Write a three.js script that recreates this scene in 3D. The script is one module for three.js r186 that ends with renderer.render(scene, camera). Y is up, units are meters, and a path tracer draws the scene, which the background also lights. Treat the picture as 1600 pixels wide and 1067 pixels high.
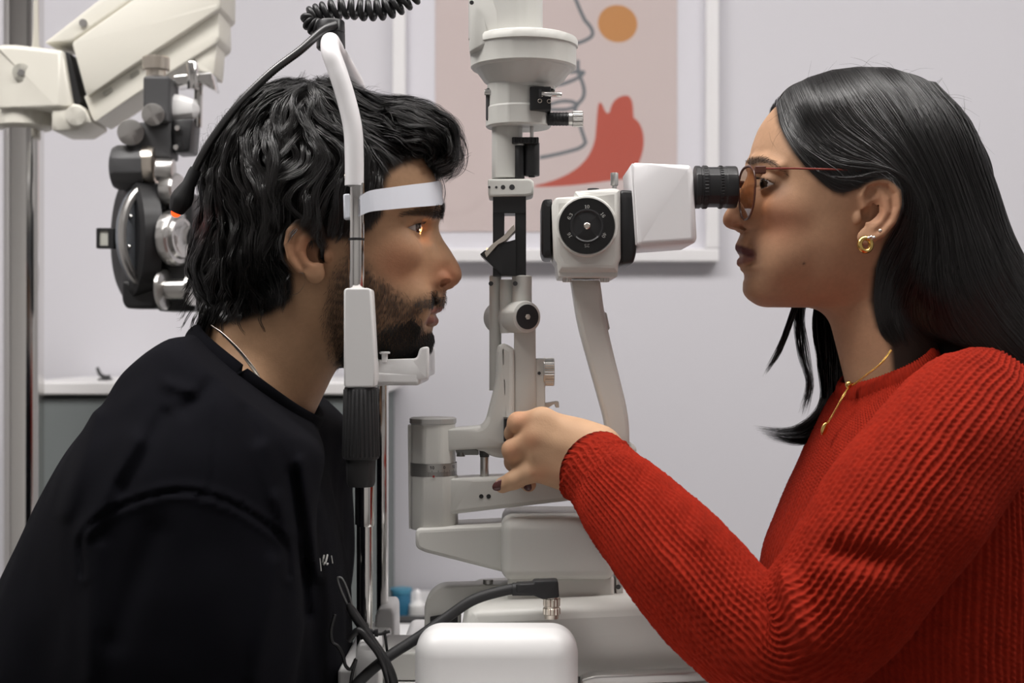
import * as THREE from 'three';
import { RoundedBoxGeometry } from 'three/addons/geometries/RoundedBoxGeometry.js';
import { mergeGeometries, toCreasedNormals } from 'three/addons/utils/BufferGeometryUtils.js';
import { RectAreaLightUniformsLib } from 'three/addons/lights/RectAreaLightUniformsLib.js';

// ---------------------------------------------------------------- camera, lights, exposure
const scene = new THREE.Scene();
const DIST = 1.3333, FOCAL = 2222.2, EYE = 1.15;           // metres to the patient's plane (z = 0), focal length in pixels, lens height
const camera = new THREE.PerspectiveCamera(2 * Math.atan(533.5 / FOCAL) * 180 / Math.PI, 1600 / 1067, 0.05, 20);
camera.position.set(0, EYE, DIST);
camera.lookAt(0, EYE, 0);
camera.focus = 1.30;
camera.userData.fStop = 5.6;
scene.background = new THREE.Color(0x000000);

const renderer = new THREE.WebGLRenderer({ antialias: true });
renderer.toneMapping = THREE.LinearToneMapping;
renderer.toneMappingExposure = 1.14;
renderer.shadowMap.enabled = true;
RectAreaLightUniformsLib.init();

const ROOM = { x0: -2.3, x1: 2.3, z0: -1.06, z1: 2.9, h: 2.6 };
// the ceiling's luminous panels: [x, z, width, depth, intensity]
const PANELS = [
  [0.10, 0.30, 3.4, 0.5, 5.4],
  [-1.00, 0.50, 0.6, 0.6, 13],
  [1.05, 0.35, 0.6, 0.6, 6],
];
const LAMP_COLOR = new THREE.Color().setRGB(1.0, 0.965, 0.94);
// ---------------------------------------------------------------- helpers
let seed = 20240611;
function rnd() { seed |= 0; seed = seed + 0x6D2B79F5 | 0; let t = Math.imul(seed ^ seed >>> 15, 1 | seed); t = t + Math.imul(t ^ t >>> 7, 61 | t) ^ t; return ((t ^ t >>> 14) >>> 0) / 4294967296; }
const rr = (a, b) => a + (b - a) * rnd();
const gauss = () => (rnd() + rnd() + rnd() - 1.5) * 1.1547;
const V = (x, y, z) => new THREE.Vector3(x, y, z);
const clamp = (x, a, b) => x < a ? a : x > b ? b : x;
const lerp = (a, b, t) => a + (b - a) * t;
const sstep = (a, b, x) => { const t = clamp((x - a) / (b - a), 0, 1); return t * t * (3 - 2 * t); };
const pz = z => (DIST - z) / FOCAL;                           // metres per photograph pixel at depth z
const X = (px, z = 0) => (px - 800) * pz(z), Y = (py, z = 0) => EYE - (py - 533.5) * pz(z);
const P = (px, py, z = 0) => V(X(px, z), Y(py, z), z);

// value noise, smooth, deterministic
const NT = new Float32Array(4096); for (let i = 0; i < 4096; i++) NT[i] = rnd() * 2 - 1;
const hsh = (x, y, z) => NT[(Math.imul(x, 73856093) ^ Math.imul(y, 19349663) ^ Math.imul(z, 83492791)) & 4095];
function noise(x, y, z = 0) {
  const xi = Math.floor(x), yi = Math.floor(y), zi = Math.floor(z);
  let u = x - xi, v = y - yi, w = z - zi; u = u * u * (3 - 2 * u); v = v * v * (3 - 2 * v); w = w * w * (3 - 2 * w);
  const l = (a, b, t) => a + (b - a) * t;
  return l(l(l(hsh(xi, yi, zi), hsh(xi + 1, yi, zi), u), l(hsh(xi, yi + 1, zi), hsh(xi + 1, yi + 1, zi), u), v),
    l(l(hsh(xi, yi, zi + 1), hsh(xi + 1, yi, zi + 1), u), l(hsh(xi, yi + 1, zi + 1), hsh(xi + 1, yi + 1, zi + 1), u), v), w);
}

// things and parts. Geometry is written in world metres; part() moves it into its thing's own axes.
const used = new Map(), origin = new WeakMap();
function numbered(name) { const n = used.get(name) ?? 0; used.set(name, n + 1); return n ? `${name}_${String(n).padStart(3, '0')}` : name; }
function thing(name, label, category, pos, group) {
  const o = new THREE.Group(); o.name = numbered(name); o.position.copy(pos); scene.add(o); origin.set(o, pos.clone());
  o.userData = { label, category }; if (group) o.userData.group = group;
  return o;
}
function part(name, geo, mat, parent, label, kind) {
  const o = origin.get(parent), g = Array.isArray(geo) ? merge(geo) : geo;
  g.translate(-o.x, -o.y, -o.z);
  const m = new THREE.Mesh(g, mat); m.name = name; m.castShadow = m.receiveShadow = true;
  if (label) m.userData.label = label;
  if (kind) m.userData.kind = kind;
  parent.add(m); origin.set(m, o);
  return m;
}
function struct(name, geo, mat) {
  const m = new THREE.Mesh(Array.isArray(geo) ? merge(geo) : geo, mat); m.name = name; m.userData.kind = 'structure';
  m.castShadow = m.receiveShadow = true; scene.add(m); origin.set(m, V(0, 0, 0)); return m;
}
function merge(list) {
  return mergeGeometries(list.map(g => {
    g = g.index ? g.toNonIndexed() : g;
    for (const k of Object.keys(g.attributes)) if (!['position', 'normal', 'uv', 'color'].includes(k)) g.deleteAttribute(k);
    if (!g.attributes.uv) g.setAttribute('uv', new THREE.Float32BufferAttribute(new Float32Array(g.attributes.position.count * 2), 2));
    return g;
  }));
}
const crease = (g, a = 0.55) => toCreasedNormals(g, a);

// turned solid: profile [[radius, distance along axis], ...] from a towards dir
function turned(a, dir, profile, seg = 40, sq = null) {
  const g = new THREE.LatheGeometry(profile.map(([r, t]) => new THREE.Vector2(Math.max(r, 1e-6), t)), seg);
  if (sq) g.scale(sq[0], 1, sq[1]);
  const c = crease(g);
  c.applyQuaternion(new THREE.Quaternion().setFromUnitVectors(V(0, 1, 0), dir.clone().normalize()));
  c.translate(a.x, a.y, a.z);
  return c;
}
function rod(a, b, r, bev = 0, seg = 32) {
  const d = b.clone().sub(a), L = d.length(); bev = Math.min(bev, r * .9, L * .49);
  const pr = bev ? [[0, 0], [r - bev, 0], [r - bev * .3, bev * .3], [r, bev], [r, L - bev], [r - bev * .3, L - bev * .3], [r - bev, L], [0, L]] : [[0, 0], [r, 0], [r, L], [0, L]];
  return turned(a, d, pr, seg);
}
// vertical turned solid in photograph pixels: profile [[radius px, y px], ...] round x px at depth z
function column(px, z, profile, seg = 48, sq = null) {
  const s = pz(z), pr = profile.map(([r, y]) => [r * s, Y(y, z)]).sort((p, q) => 0);
  const g = new THREE.LatheGeometry(pr.map(([r, y]) => new THREE.Vector2(Math.max(r, 1e-6), y)), seg);
  if (pr[0][1] > pr[pr.length - 1][1]) { const ix = g.index.array; for (let i = 0; i < ix.length; i += 3) { const t = ix[i]; ix[i] = ix[i + 1]; ix[i + 1] = t; } }
  if (sq) g.scale(sq[0], 1, sq[1]);
  const c = crease(g); c.translate(X(px, z), 0, z); return c;
}
function knurled(a, b, r, n = 30, depth = 0.06, bev = .0006) {          // a knob with a fluted rim
  const d = b.clone().sub(a), L = d.length(), sh = new THREE.Shape(), N = n * 4;
  for (let i = 0; i <= N; i++) { const t = i / N * Math.PI * 2, q = r * (1 - depth * (i % 4 < 2 ? 0 : 1)); i ? sh.lineTo(Math.cos(t) * q, Math.sin(t) * q) : sh.moveTo(q, 0); }
  const g = crease(new THREE.ExtrudeGeometry(sh, { depth: L - 2 * bev, bevelEnabled: true, bevelThickness: bev, bevelSize: bev, bevelOffset: -bev, bevelSegments: 1 }), .4);
  g.translate(0, 0, bev);
  g.applyQuaternion(new THREE.Quaternion().setFromUnitVectors(V(0, 0, 1), d.normalize())); g.translate(a.x, a.y, a.z);
  return g;
}
// polygon in pixels with rounded corners -> Shape in metres at the plane z
function outline(pts, z, round = 3, Ctor = THREE.Shape) {
  const w = pts.map(p => new THREE.Vector2(X(p[0], z), Y(p[1], z))), rad = pts.map(p => (p[2] ?? round) * pz(z)), n = w.length;
  if (THREE.ShapeUtils.area(w) < 0) { w.reverse(); rad.reverse(); }
  const s = new Ctor();
  for (let i = 0; i < n; i++) {
    const a = w[(i + n - 1) % n], b = w[i], c = w[(i + 1) % n];
    const r = Math.min(rad[i], a.distanceTo(b) * .49, b.distanceTo(c) * .49);
    const p = b.clone().add(a.clone().sub(b).setLength(r)), q = b.clone().add(c.clone().sub(b).setLength(r));
    i ? s.lineTo(p.x, p.y) : s.moveTo(p.x, p.y);
    if (r > 1e-6) s.quadraticCurveTo(b.x, b.y, q.x, q.y);
  }
  s.closePath(); return s;
}
// slab cut along a pixel outline; z is its front face, thick goes away from the camera; edges rounded by bevel
function slab(pts, z, thick, { bevel = .0015, round = 3, holes = [] } = {}) {
  const clean = (v) => v.filter((p, i) => p.distanceTo(v[(i + v.length - 1) % v.length]) > 1e-6);
  let O = clean(outline(pts, z, round).getPoints(5)); if (THREE.ShapeUtils.isClockWise(O)) O.reverse();
  const hs = holes.map(h => { let v = clean(outline(h, z, 2).getPoints(4)); if (!THREE.ShapeUtils.isClockWise(v)) v.reverse(); return v; });
  bevel = Math.min(bevel, thick * .45);
  const n = O.length, seg = (p) => { let d = 1e9; for (let i = 0; i < n; i++) { const a_ = O[i], b_ = O[(i + 1) % n], ex = b_.x - a_.x, ey = b_.y - a_.y, t = clamp(((p.x - a_.x) * ex + (p.y - a_.y) * ey) / (ex * ex + ey * ey), 0, 1); d = Math.min(d, Math.hypot(p.x - a_.x - ex * t, p.y - a_.y - ey * t)); } return d; };
  let I = O.map((p, i) => { const q = O[(i + n - 1) % n], r = O[(i + 1) % n], e1 = p.clone().sub(q).normalize(), e2 = r.clone().sub(p).normalize(), nn = new THREE.Vector2(-(e1.y + e2.y), e1.x + e2.x).normalize(), c = Math.max(.35, nn.x * -e1.y + nn.y * e1.x); return p.clone().addScaledVector(nn, bevel / c); });
  const ok = I.map(p => { const d = seg(p); return d > bevel * .93 && d < bevel * 1.12; });
  if (ok.some(x => x)) I = I.map((p, i) => { if (ok[i]) return p; let best = null, bd = 1e9; for (let k = 1; k < n; k++) for (const j of [(i + k) % n, (i + n - k) % n]) if (ok[j]) { const d = I[j].distanceTo(O[i]); if (d < bd) { bd = d; best = I[j]; } if (k > 3 && best) return best; } return best; });
  const pos = [], L = 4, layer = (k, front) => { const a_ = k / L * Math.PI / 2, e = 1 - Math.cos(a_), dz = bevel * (1 - Math.sin(a_)); return O.map((p, i) => [p.x + (I[i].x - p.x) * e, p.y + (I[i].y - p.y) * e, front ? z - dz : z - thick + dz]); };
  const rings = []; for (let k = L; k >= 0; k--) rings.push(layer(k, false)); for (let k = 0; k <= L; k++) rings.push(layer(k, true));
  const tri = (a_, b_, c_) => { if (a_ === b_ || b_ === c_) return; pos.push(...a_, ...b_, ...c_); };
  for (let k = 0; k + 1 < rings.length; k++) for (let i = 0; i < n; i++) { const j = (i + 1) % n; tri(rings[k][i], rings[k][j], rings[k + 1][i]); tri(rings[k + 1][i], rings[k][j], rings[k + 1][j]); }
  for (const h of hs) for (let i = 0; i < h.length; i++) { const p = h[i], q = h[(i + 1) % h.length], A_ = [p.x, p.y, z - thick], B_ = [q.x, q.y, z - thick], C_ = [p.x, p.y, z], D_ = [q.x, q.y, z]; tri(A_, B_, C_); tri(C_, B_, D_); }
  const side = pos.length / 3, cap = []; I.forEach((p, i) => { if (!cap.length || (p.distanceTo(cap[cap.length - 1]) > 1e-7 && p.distanceTo(cap[0]) > 1e-7)) cap.push(p); });
  const all = [...cap, ...hs.flat()], fs = THREE.ShapeUtils.triangulateShape(cap, hs);
  for (const [a_, b_, c_] of fs) { const [p, q, r] = [all[a_], all[b_], all[c_]]; pos.push(p.x, p.y, z, q.x, q.y, z, r.x, r.y, z, p.x, p.y, z - thick, r.x, r.y, z - thick, q.x, q.y, z - thick); }
  let g = new THREE.BufferGeometry(); g.setAttribute('position', new THREE.Float32BufferAttribute(pos, 3));
  g = crease(g, .6);
  const nr = g.attributes.normal, pp = g.attributes.position; for (let i = side; i < nr.count; i++) nr.setXYZ(i, 0, 0, (i - side) % 6 < 3 ? 1 : -1);
  const uv = new Float32Array(pp.count * 2); for (let i = 0; i < pp.count; i++) { uv[2 * i] = pp.getX(i); uv[2 * i + 1] = pp.getY(i); } g.setAttribute('uv', new THREE.BufferAttribute(uv, 2));
  return g;
}
// rounded box from pixel bounds of its front face at z
function block(x0, y0, x1, y1, z, thick, r = .002) {
  const w = (x1 - x0) * pz(z), h = (y1 - y0) * pz(z);
  const g = new RoundedBoxGeometry(w, h, thick, 4, Math.min(r, w * .49, h * .49, thick * .49));
  g.translate(X((x0 + x1) / 2, z), Y((y0 + y1) / 2, z), z - thick / 2); return g;
}
function bx(x0, y0, z0, x1, y1, z1, r = 0) {
  const g = r ? new RoundedBoxGeometry(x1 - x0, y1 - y0, z1 - z0, 3, r) : new THREE.BoxGeometry(x1 - x0, y1 - y0, z1 - z0);
  g.translate((x0 + x1) / 2, (y0 + y1) / 2, (z0 + z1) / 2); return g;
}
// tube along points; r: number or f(t); frames by parallel transport; flat squeezes it across [side, up]
function tube(points, r, { rad = 10, closed = false, caps = true, flat = null, up = null } = {}) {
  const n = points.length, rf = typeof r === 'function' ? r : () => r, pos = [], nor = [], uv = [], idx = [];
  const tan = points.map((p, i) => (closed ? points[(i + 1) % n].clone().sub(points[(i + n - 1) % n]) : points[Math.min(i + 1, n - 1)].clone().sub(points[Math.max(i - 1, 0)])).normalize());
  let u = up ? up.clone() : Math.abs(tan[0].y) < .9 ? V(0, 1, 0) : V(1, 0, 0);
  let len = 0; const rings = closed ? n + 1 : n;
  for (let i = 0; i < rings; i++) {
    const k = i % n, t = tan[k];
    if (up) u = up.clone();
    u.addScaledVector(t, -u.dot(t)).normalize();
    const s = t.clone().cross(u);
    if (i) len += points[k].distanceTo(points[(i - 1) % n]);
    const R = rf(i / (rings - 1), i);
    for (let j = 0; j <= rad; j++) {
      const a = j / rad * Math.PI * 2, c = Math.cos(a) * (flat ? flat[0] : 1), d = Math.sin(a) * (flat ? flat[1] : 1), p = points[k];
      pos.push(p.x + (s.x * c + u.x * d) * R, p.y + (s.y * c + u.y * d) * R, p.z + (s.z * c + u.z * d) * R);
      const nc = Math.cos(a) / (flat ? flat[0] : 1), nd = Math.sin(a) / (flat ? flat[1] : 1), q = 1 / Math.hypot(nc, nd);
      nor.push((s.x * nc + u.x * nd) * q, (s.y * nc + u.y * nd) * q, (s.z * nc + u.z * nd) * q); uv.push(j / rad, len);
    }
  }
  for (let i = 0; i < rings - 1; i++) for (let j = 0; j < rad; j++) { const a = i * (rad + 1) + j, b = a + rad + 1; idx.push(a, b, a + 1, b, b + 1, a + 1); }
  if (!closed && caps) for (const [i, sg] of [[0, -1], [n - 1, 1]]) {
    const c = pos.length / 3, p = points[i], t = tan[i]; pos.push(p.x, p.y, p.z); nor.push(t.x * sg, t.y * sg, t.z * sg); uv.push(.5, 0);
    for (let j = 0; j < rad; j++) { const a = i * (rad + 1) + j; sg < 0 ? idx.push(c, a, a + 1) : idx.push(c, a + 1, a); }
  }
  const g = new THREE.BufferGeometry();
  g.setAttribute('position', new THREE.Float32BufferAttribute(pos, 3)); g.setAttribute('normal', new THREE.Float32BufferAttribute(nor, 3)); g.setAttribute('uv', new THREE.Float32BufferAttribute(uv, 2)); g.setIndex(idx);
  return g;
}
const spline = (pts, n, closed = false, tension = .5) => new THREE.CatmullRomCurve3(pts, closed, 'catmullrom', tension).getPoints(n);
const splineP = (pts, n, closed = false) => { const c = spline(pts.map(p => P(...p)), n, closed); if (closed) c.pop(); return c; };

// interpolation of a table [[y, a, b, ...], ...] by y, smooth (monotone cubic)
function table(rows) {
  rows = rows.slice().sort((a, b) => a[0] - b[0]);
  const n = rows.length, m = rows[0].length - 1, tg = [];
  for (let k = 1; k <= m; k++) {
    const d = [], t = new Array(n);
    for (let i = 0; i < n - 1; i++) d.push((rows[i + 1][k] - rows[i][k]) / (rows[i + 1][0] - rows[i][0]));
    t[0] = d[0]; t[n - 1] = d[n - 2];
    for (let i = 1; i < n - 1; i++) t[i] = d[i - 1] * d[i] <= 0 ? 0 : 2 * d[i - 1] * d[i] / (d[i - 1] + d[i]);
    tg.push(t);
  }
  return (y, k = 0) => {
    if (y <= rows[0][0]) return rows[0][k + 1]; if (y >= rows[n - 1][0]) return rows[n - 1][k + 1];
    let i = 0; while (rows[i + 1][0] < y) i++;
    const h = rows[i + 1][0] - rows[i][0], t = (y - rows[i][0]) / h, t2 = t * t, t3 = t2 * t;
    return (2 * t3 - 3 * t2 + 1) * rows[i][k + 1] + (t3 - 2 * t2 + t) * h * tg[k][i] + (-2 * t3 + 3 * t2) * rows[i + 1][k + 1] + (t3 - t2) * h * tg[k][i + 1];
  };
}

// ---------------------------------------------------------------- signed-distance sculpting (metres, world axes)
const smin = (a, b, k) => { const h = Math.max(k - Math.abs(a - b), 0) / k; return Math.min(a, b) - h * h * k * .25; };
const smax = (a, b, k) => -smin(-a, -b, k);
function sdCone(p, a, b, ra, rb) {                                  // capsule whose radius goes from ra to rb
  const bx_ = b[0] - a[0], by = b[1] - a[1], bz = b[2] - a[2], ax = p[0] - a[0], ay = p[1] - a[1], az = p[2] - a[2];
  const t = clamp((ax * bx_ + ay * by + az * bz) / (bx_ * bx_ + by * by + bz * bz), 0, 1);
  return Math.hypot(ax - bx_ * t, ay - by * t, az - bz * t) - (ra + (rb - ra) * t);
}
function sdEll(p, c, r) {
  const x = p[0] - c[0], y = p[1] - c[1], z = p[2] - c[2];
  const k0 = Math.hypot(x / r[0], y / r[1], z / r[2]), k1 = Math.hypot(x / (r[0] * r[0]), y / (r[1] * r[1]), z / (r[2] * r[2]));
  return k1 < 1e-9 ? -Math.min(...r) : k0 * (k0 - 1) / k1;
}
function sdChain(p, pts, k = 0) { let d = 1e9; for (let i = 0; i + 1 < pts.length; i++) { const e = sdCone(p, pts[i], pts[i + 1], pts[i][3], pts[i + 1][3]); d = k ? smin(d, e, k) : Math.min(d, e); } return d; }
const A = (px, py, z, r) => { const s = pz(z); return [(px - 800) * s, EYE - (py - 533.5) * s, z, r]; };     // pixel + depth (+ radius) as an array

// surface nets of the field f inside [lo, hi]; smooth normals from the field's gradient
function sculpt(f, lo, hi, h, color = null) {
  const nx = Math.ceil((hi[0] - lo[0]) / h) + 1, ny = Math.ceil((hi[1] - lo[1]) / h) + 1, nz = Math.ceil((hi[2] - lo[2]) / h) + 1;
  const F = new Float32Array(nx * ny * nz).fill(1), B = 6, p = [0, 0, 0], half = B * h * .87 * 1.5;
  const at = (i, j, k) => (k * ny + j) * nx + i;
  for (let k0 = 0; k0 < nz; k0 += B) for (let j0 = 0; j0 < ny; j0 += B) for (let i0 = 0; i0 < nx; i0 += B) {
    p[0] = lo[0] + (i0 + B / 2 - .5) * h; p[1] = lo[1] + (j0 + B / 2 - .5) * h; p[2] = lo[2] + (k0 + B / 2 - .5) * h;
    const c = f(p), far = Math.abs(c) > half;
    for (let k = k0; k < Math.min(k0 + B, nz); k++) for (let j = j0; j < Math.min(j0 + B, ny); j++) for (let i = i0; i < Math.min(i0 + B, nx); i++) {
      if (far) { F[at(i, j, k)] = c; continue; }
      p[0] = lo[0] + i * h; p[1] = lo[1] + j * h; p[2] = lo[2] + k * h; F[at(i, j, k)] = f(p);
    }
  }
  const vi = new Int32Array(nx * ny * nz).fill(-1), pos = [], idx = [];
  for (let k = 0; k < nz - 1; k++) for (let j = 0; j < ny - 1; j++) for (let i = 0; i < nx - 1; i++) {
    let m = 0, sx = 0, sy = 0, sz = 0, n = 0;
    const v = []; for (let c = 0; c < 8; c++) { const q = F[at(i + (c & 1), j + (c >> 1 & 1), k + (c >> 2))]; v.push(q); if (q < 0) m |= 1 << c; }
    if (m === 0 || m === 255) continue;
    for (let c = 0; c < 8; c++) for (const b of [1, 2, 4]) {
      if (c & b) continue; const d = c | b; if ((v[c] < 0) === (v[d] < 0)) continue;
      const t = v[c] / (v[c] - v[d]);
      sx += (c & 1) + (b === 1 ? t : 0); sy += (c >> 1 & 1) + (b === 2 ? t : 0); sz += (c >> 2) + (b === 4 ? t : 0); n++;
    }
    vi[at(i, j, k)] = pos.length / 3; pos.push(lo[0] + (i + sx / n) * h, lo[1] + (j + sy / n) * h, lo[2] + (k + sz / n) * h);
  }
  const quad = (a, b, c, d, flip) => { if (a < 0 || b < 0 || c < 0 || d < 0) return; flip ? idx.push(a, c, b, a, d, c) : idx.push(a, b, c, a, c, d); };
  for (let k = 1; k < nz - 1; k++) for (let j = 1; j < ny - 1; j++) for (let i = 1; i < nx - 1; i++) {
    const s = F[at(i, j, k)] < 0;
    if (s !== (F[at(i + 1, j, k)] < 0)) quad(vi[at(i, j - 1, k - 1)], vi[at(i, j, k - 1)], vi[at(i, j, k)], vi[at(i, j - 1, k)], !s);
    if (s !== (F[at(i, j + 1, k)] < 0)) quad(vi[at(i - 1, j, k - 1)], vi[at(i - 1, j, k)], vi[at(i, j, k)], vi[at(i, j, k - 1)], !s);
    if (s !== (F[at(i, j, k + 1)] < 0)) quad(vi[at(i - 1, j - 1, k)], vi[at(i, j - 1, k)], vi[at(i, j, k)], vi[at(i - 1, j, k)], !s);
  }
  const nor = new Float32Array(pos.length), e = h * .6, q = [0, 0, 0];
  for (let i = 0; i < pos.length; i += 3) {
    const g = [0, 0, 0];
    for (let it = 0; it < 2; it++) {
      for (let c = 0; c < 3; c++) { q[0] = pos[i]; q[1] = pos[i + 1]; q[2] = pos[i + 2]; q[c] += e; const a = f(q); q[c] -= 2 * e; g[c] = (a - f(q)) / (2 * e); }
      if (it) break;
      q[0] = pos[i]; q[1] = pos[i + 1]; q[2] = pos[i + 2];
      const v = f(q), L2 = Math.max(g[0] * g[0] + g[1] * g[1] + g[2] * g[2], .1), st = clamp(v / L2, -h * .6, h * .6);
      pos[i] -= g[0] * st; pos[i + 1] -= g[1] * st; pos[i + 2] -= g[2] * st;
    }
    const L = Math.hypot(...g) || 1; nor[i] = g[0] / L; nor[i + 1] = g[1] / L; nor[i + 2] = g[2] / L;
  }
  const g = new THREE.BufferGeometry();
  g.setAttribute('position', new THREE.Float32BufferAttribute(pos, 3)); g.setAttribute('normal', new THREE.BufferAttribute(nor, 3));
  if (color) { const c = new Float32Array(pos.length), o = [0, 0, 0]; for (let i = 0; i < pos.length; i += 3) { color([pos[i], pos[i + 1], pos[i + 2]], o); c[i] = o[0]; c[i + 1] = o[1]; c[i + 2] = o[2]; } g.setAttribute('color', new THREE.BufferAttribute(c, 3)); }
  const uv = new Float32Array(pos.length / 3 * 2); for (let i = 0; i < pos.length / 3; i++) { uv[2 * i] = pos[3 * i] + pos[3 * i + 2] * .5; uv[2 * i + 1] = pos[3 * i + 1] + pos[3 * i + 2] * .3; }
  g.setAttribute('uv', new THREE.BufferAttribute(uv, 2));
  g.setIndex(idx); return g;
}

// thin hairs: many tapering three-sided strands in one geometry. A strand: {p: [Vector3...], r, tip}
function hairs(strands) {
  let nv = 0, ni = 0; for (const s of strands) { nv += s.p.length * 3; ni += (s.p.length - 1) * 18; }
  const pos = new Float32Array(nv * 3), nor = new Float32Array(nv * 3), uv = new Float32Array(nv * 2), idx = new Uint32Array(ni); let v = 0, k = 0;
  const t = V(0, 0, 0), a = V(0, 0, 0), b = V(0, 0, 0), ref = V(.31, .17, .93);
  for (const s of strands) {
    const n = s.p.length, base = v;
    for (let i = 0; i < n; i++) {
      t.subVectors(s.p[Math.min(i + 1, n - 1)], s.p[Math.max(i - 1, 0)]).normalize();
      a.copy(ref).addScaledVector(t, -ref.dot(t)).normalize(); b.crossVectors(t, a);
      const u = i / (n - 1), R = s.r * (u < .15 ? .6 + u / .15 * .4 : 1 - Math.pow((u - .15) / .85, 2) * (1 - (s.tip ?? .1)));
      for (let j = 0; j < 3; j++) {
        const c = Math.cos(j * 2.0944), d = Math.sin(j * 2.0944), x = a.x * c + b.x * d, y = a.y * c + b.y * d, z = a.z * c + b.z * d;
        pos[v * 3] = s.p[i].x + x * R; pos[v * 3 + 1] = s.p[i].y + y * R; pos[v * 3 + 2] = s.p[i].z + z * R;
        nor[v * 3] = x; nor[v * 3 + 1] = y; nor[v * 3 + 2] = z; uv[v * 2] = j / 3; uv[v * 2 + 1] = u; v++;
      }
    }
    for (let i = 0; i < n - 1; i++) for (let j = 0; j < 3; j++) {
      const q = base + i * 3 + j, w = base + i * 3 + (j + 1) % 3; idx[k++] = q; idx[k++] = w; idx[k++] = q + 3; idx[k++] = q + 3; idx[k++] = w; idx[k++] = w + 3;
    }
  }
  const g = new THREE.BufferGeometry(); g.setAttribute('position', new THREE.BufferAttribute(pos, 3)); g.setAttribute('normal', new THREE.BufferAttribute(nor, 3)); g.setAttribute('uv', new THREE.BufferAttribute(uv, 2)); g.setIndex(new THREE.BufferAttribute(idx, 1));
  return g;
}
// head hair: the same strands as narrow tapering ribbons lying on the head round centre c, rolled a little each
function locks(strands, c) {
  let nv = 0, ni = 0; for (const s of strands) { nv += s.p.length * 2; ni += (s.p.length - 1) * 6; }
  const pos = new Float32Array(nv * 3), nor = new Float32Array(nv * 3), uv = new Float32Array(nv * 2), idx = new Uint32Array(ni); let v = 0, k = 0;
  const t = V(0, 0, 0), a = V(0, 0, 0), b = V(0, 0, 0);
  for (const s of strands) {
    const n = s.p.length, base = v, g0 = gauss() * .55, roll = s.roll ?? g0;
    for (let i = 0; i < n; i++) {
      t.subVectors(s.p[Math.min(i + 1, n - 1)], s.p[Math.max(i - 1, 0)]).normalize();
      a.subVectors(s.p[i], c); a.addScaledVector(t, -a.dot(t)).normalize(); b.crossVectors(t, a); a.multiplyScalar(Math.cos(roll)).addScaledVector(b, Math.sin(roll)); b.crossVectors(t, a);
      const u = i / (n - 1), R = s.r * (u < .2 ? .25 + u / .2 * .75 : 1 - Math.pow((u - .2) / .8, 2) * (1 - (s.tip ?? .1)));
      for (const d of [-1, 1]) {
        pos[v * 3] = s.p[i].x + b.x * R * d; pos[v * 3 + 1] = s.p[i].y + b.y * R * d; pos[v * 3 + 2] = s.p[i].z + b.z * R * d;
        nor[v * 3] = a.x * .82 + b.x * .57 * d; nor[v * 3 + 1] = a.y * .82 + b.y * .57 * d; nor[v * 3 + 2] = a.z * .82 + b.z * .57 * d; uv[v * 2] = d; uv[v * 2 + 1] = u; v++;
      }
    }
    for (let i = 0; i < n - 1; i++) { const q = base + i * 2; idx[k++] = q; idx[k++] = q + 1; idx[k++] = q + 2; idx[k++] = q + 2; idx[k++] = q + 1; idx[k++] = q + 3; }
  }
  const g = new THREE.BufferGeometry(); g.setAttribute('position', new THREE.BufferAttribute(pos, 3)); g.setAttribute('normal', new THREE.BufferAttribute(nor, 3)); g.setAttribute('uv', new THREE.BufferAttribute(uv, 2)); g.setIndex(new THREE.BufferAttribute(idx, 1));
  return g;
}
// flat print: a canvas drawn by draw(ctx, w, h)
function canvasMap(w, h, draw) {
  const c = document.createElement('canvas'); c.width = w; c.height = h; draw(c.getContext('2d'), w, h);
  const t = new THREE.CanvasTexture(c); t.colorSpace = THREE.SRGBColorSpace; t.magFilter = THREE.LinearFilter; t.anisotropy = 4; return t;
}
function grain(size, fn, srgb = false) {
  const d = new Uint8Array(size * size * 4);
  for (let y = 0; y < size; y++) for (let x = 0; x < size; x++) { const v = clamp(fn(x / size, y / size) * 255, 0, 255), i = (y * size + x) * 4; d[i] = d[i + 1] = d[i + 2] = v; d[i + 3] = 255; }
  const t = new THREE.DataTexture(d, size, size); t.wrapS = t.wrapT = THREE.RepeatWrapping; t.magFilter = THREE.LinearFilter; t.needsUpdate = true; if (srgb) t.colorSpace = THREE.SRGBColorSpace; return t;
}

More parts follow.
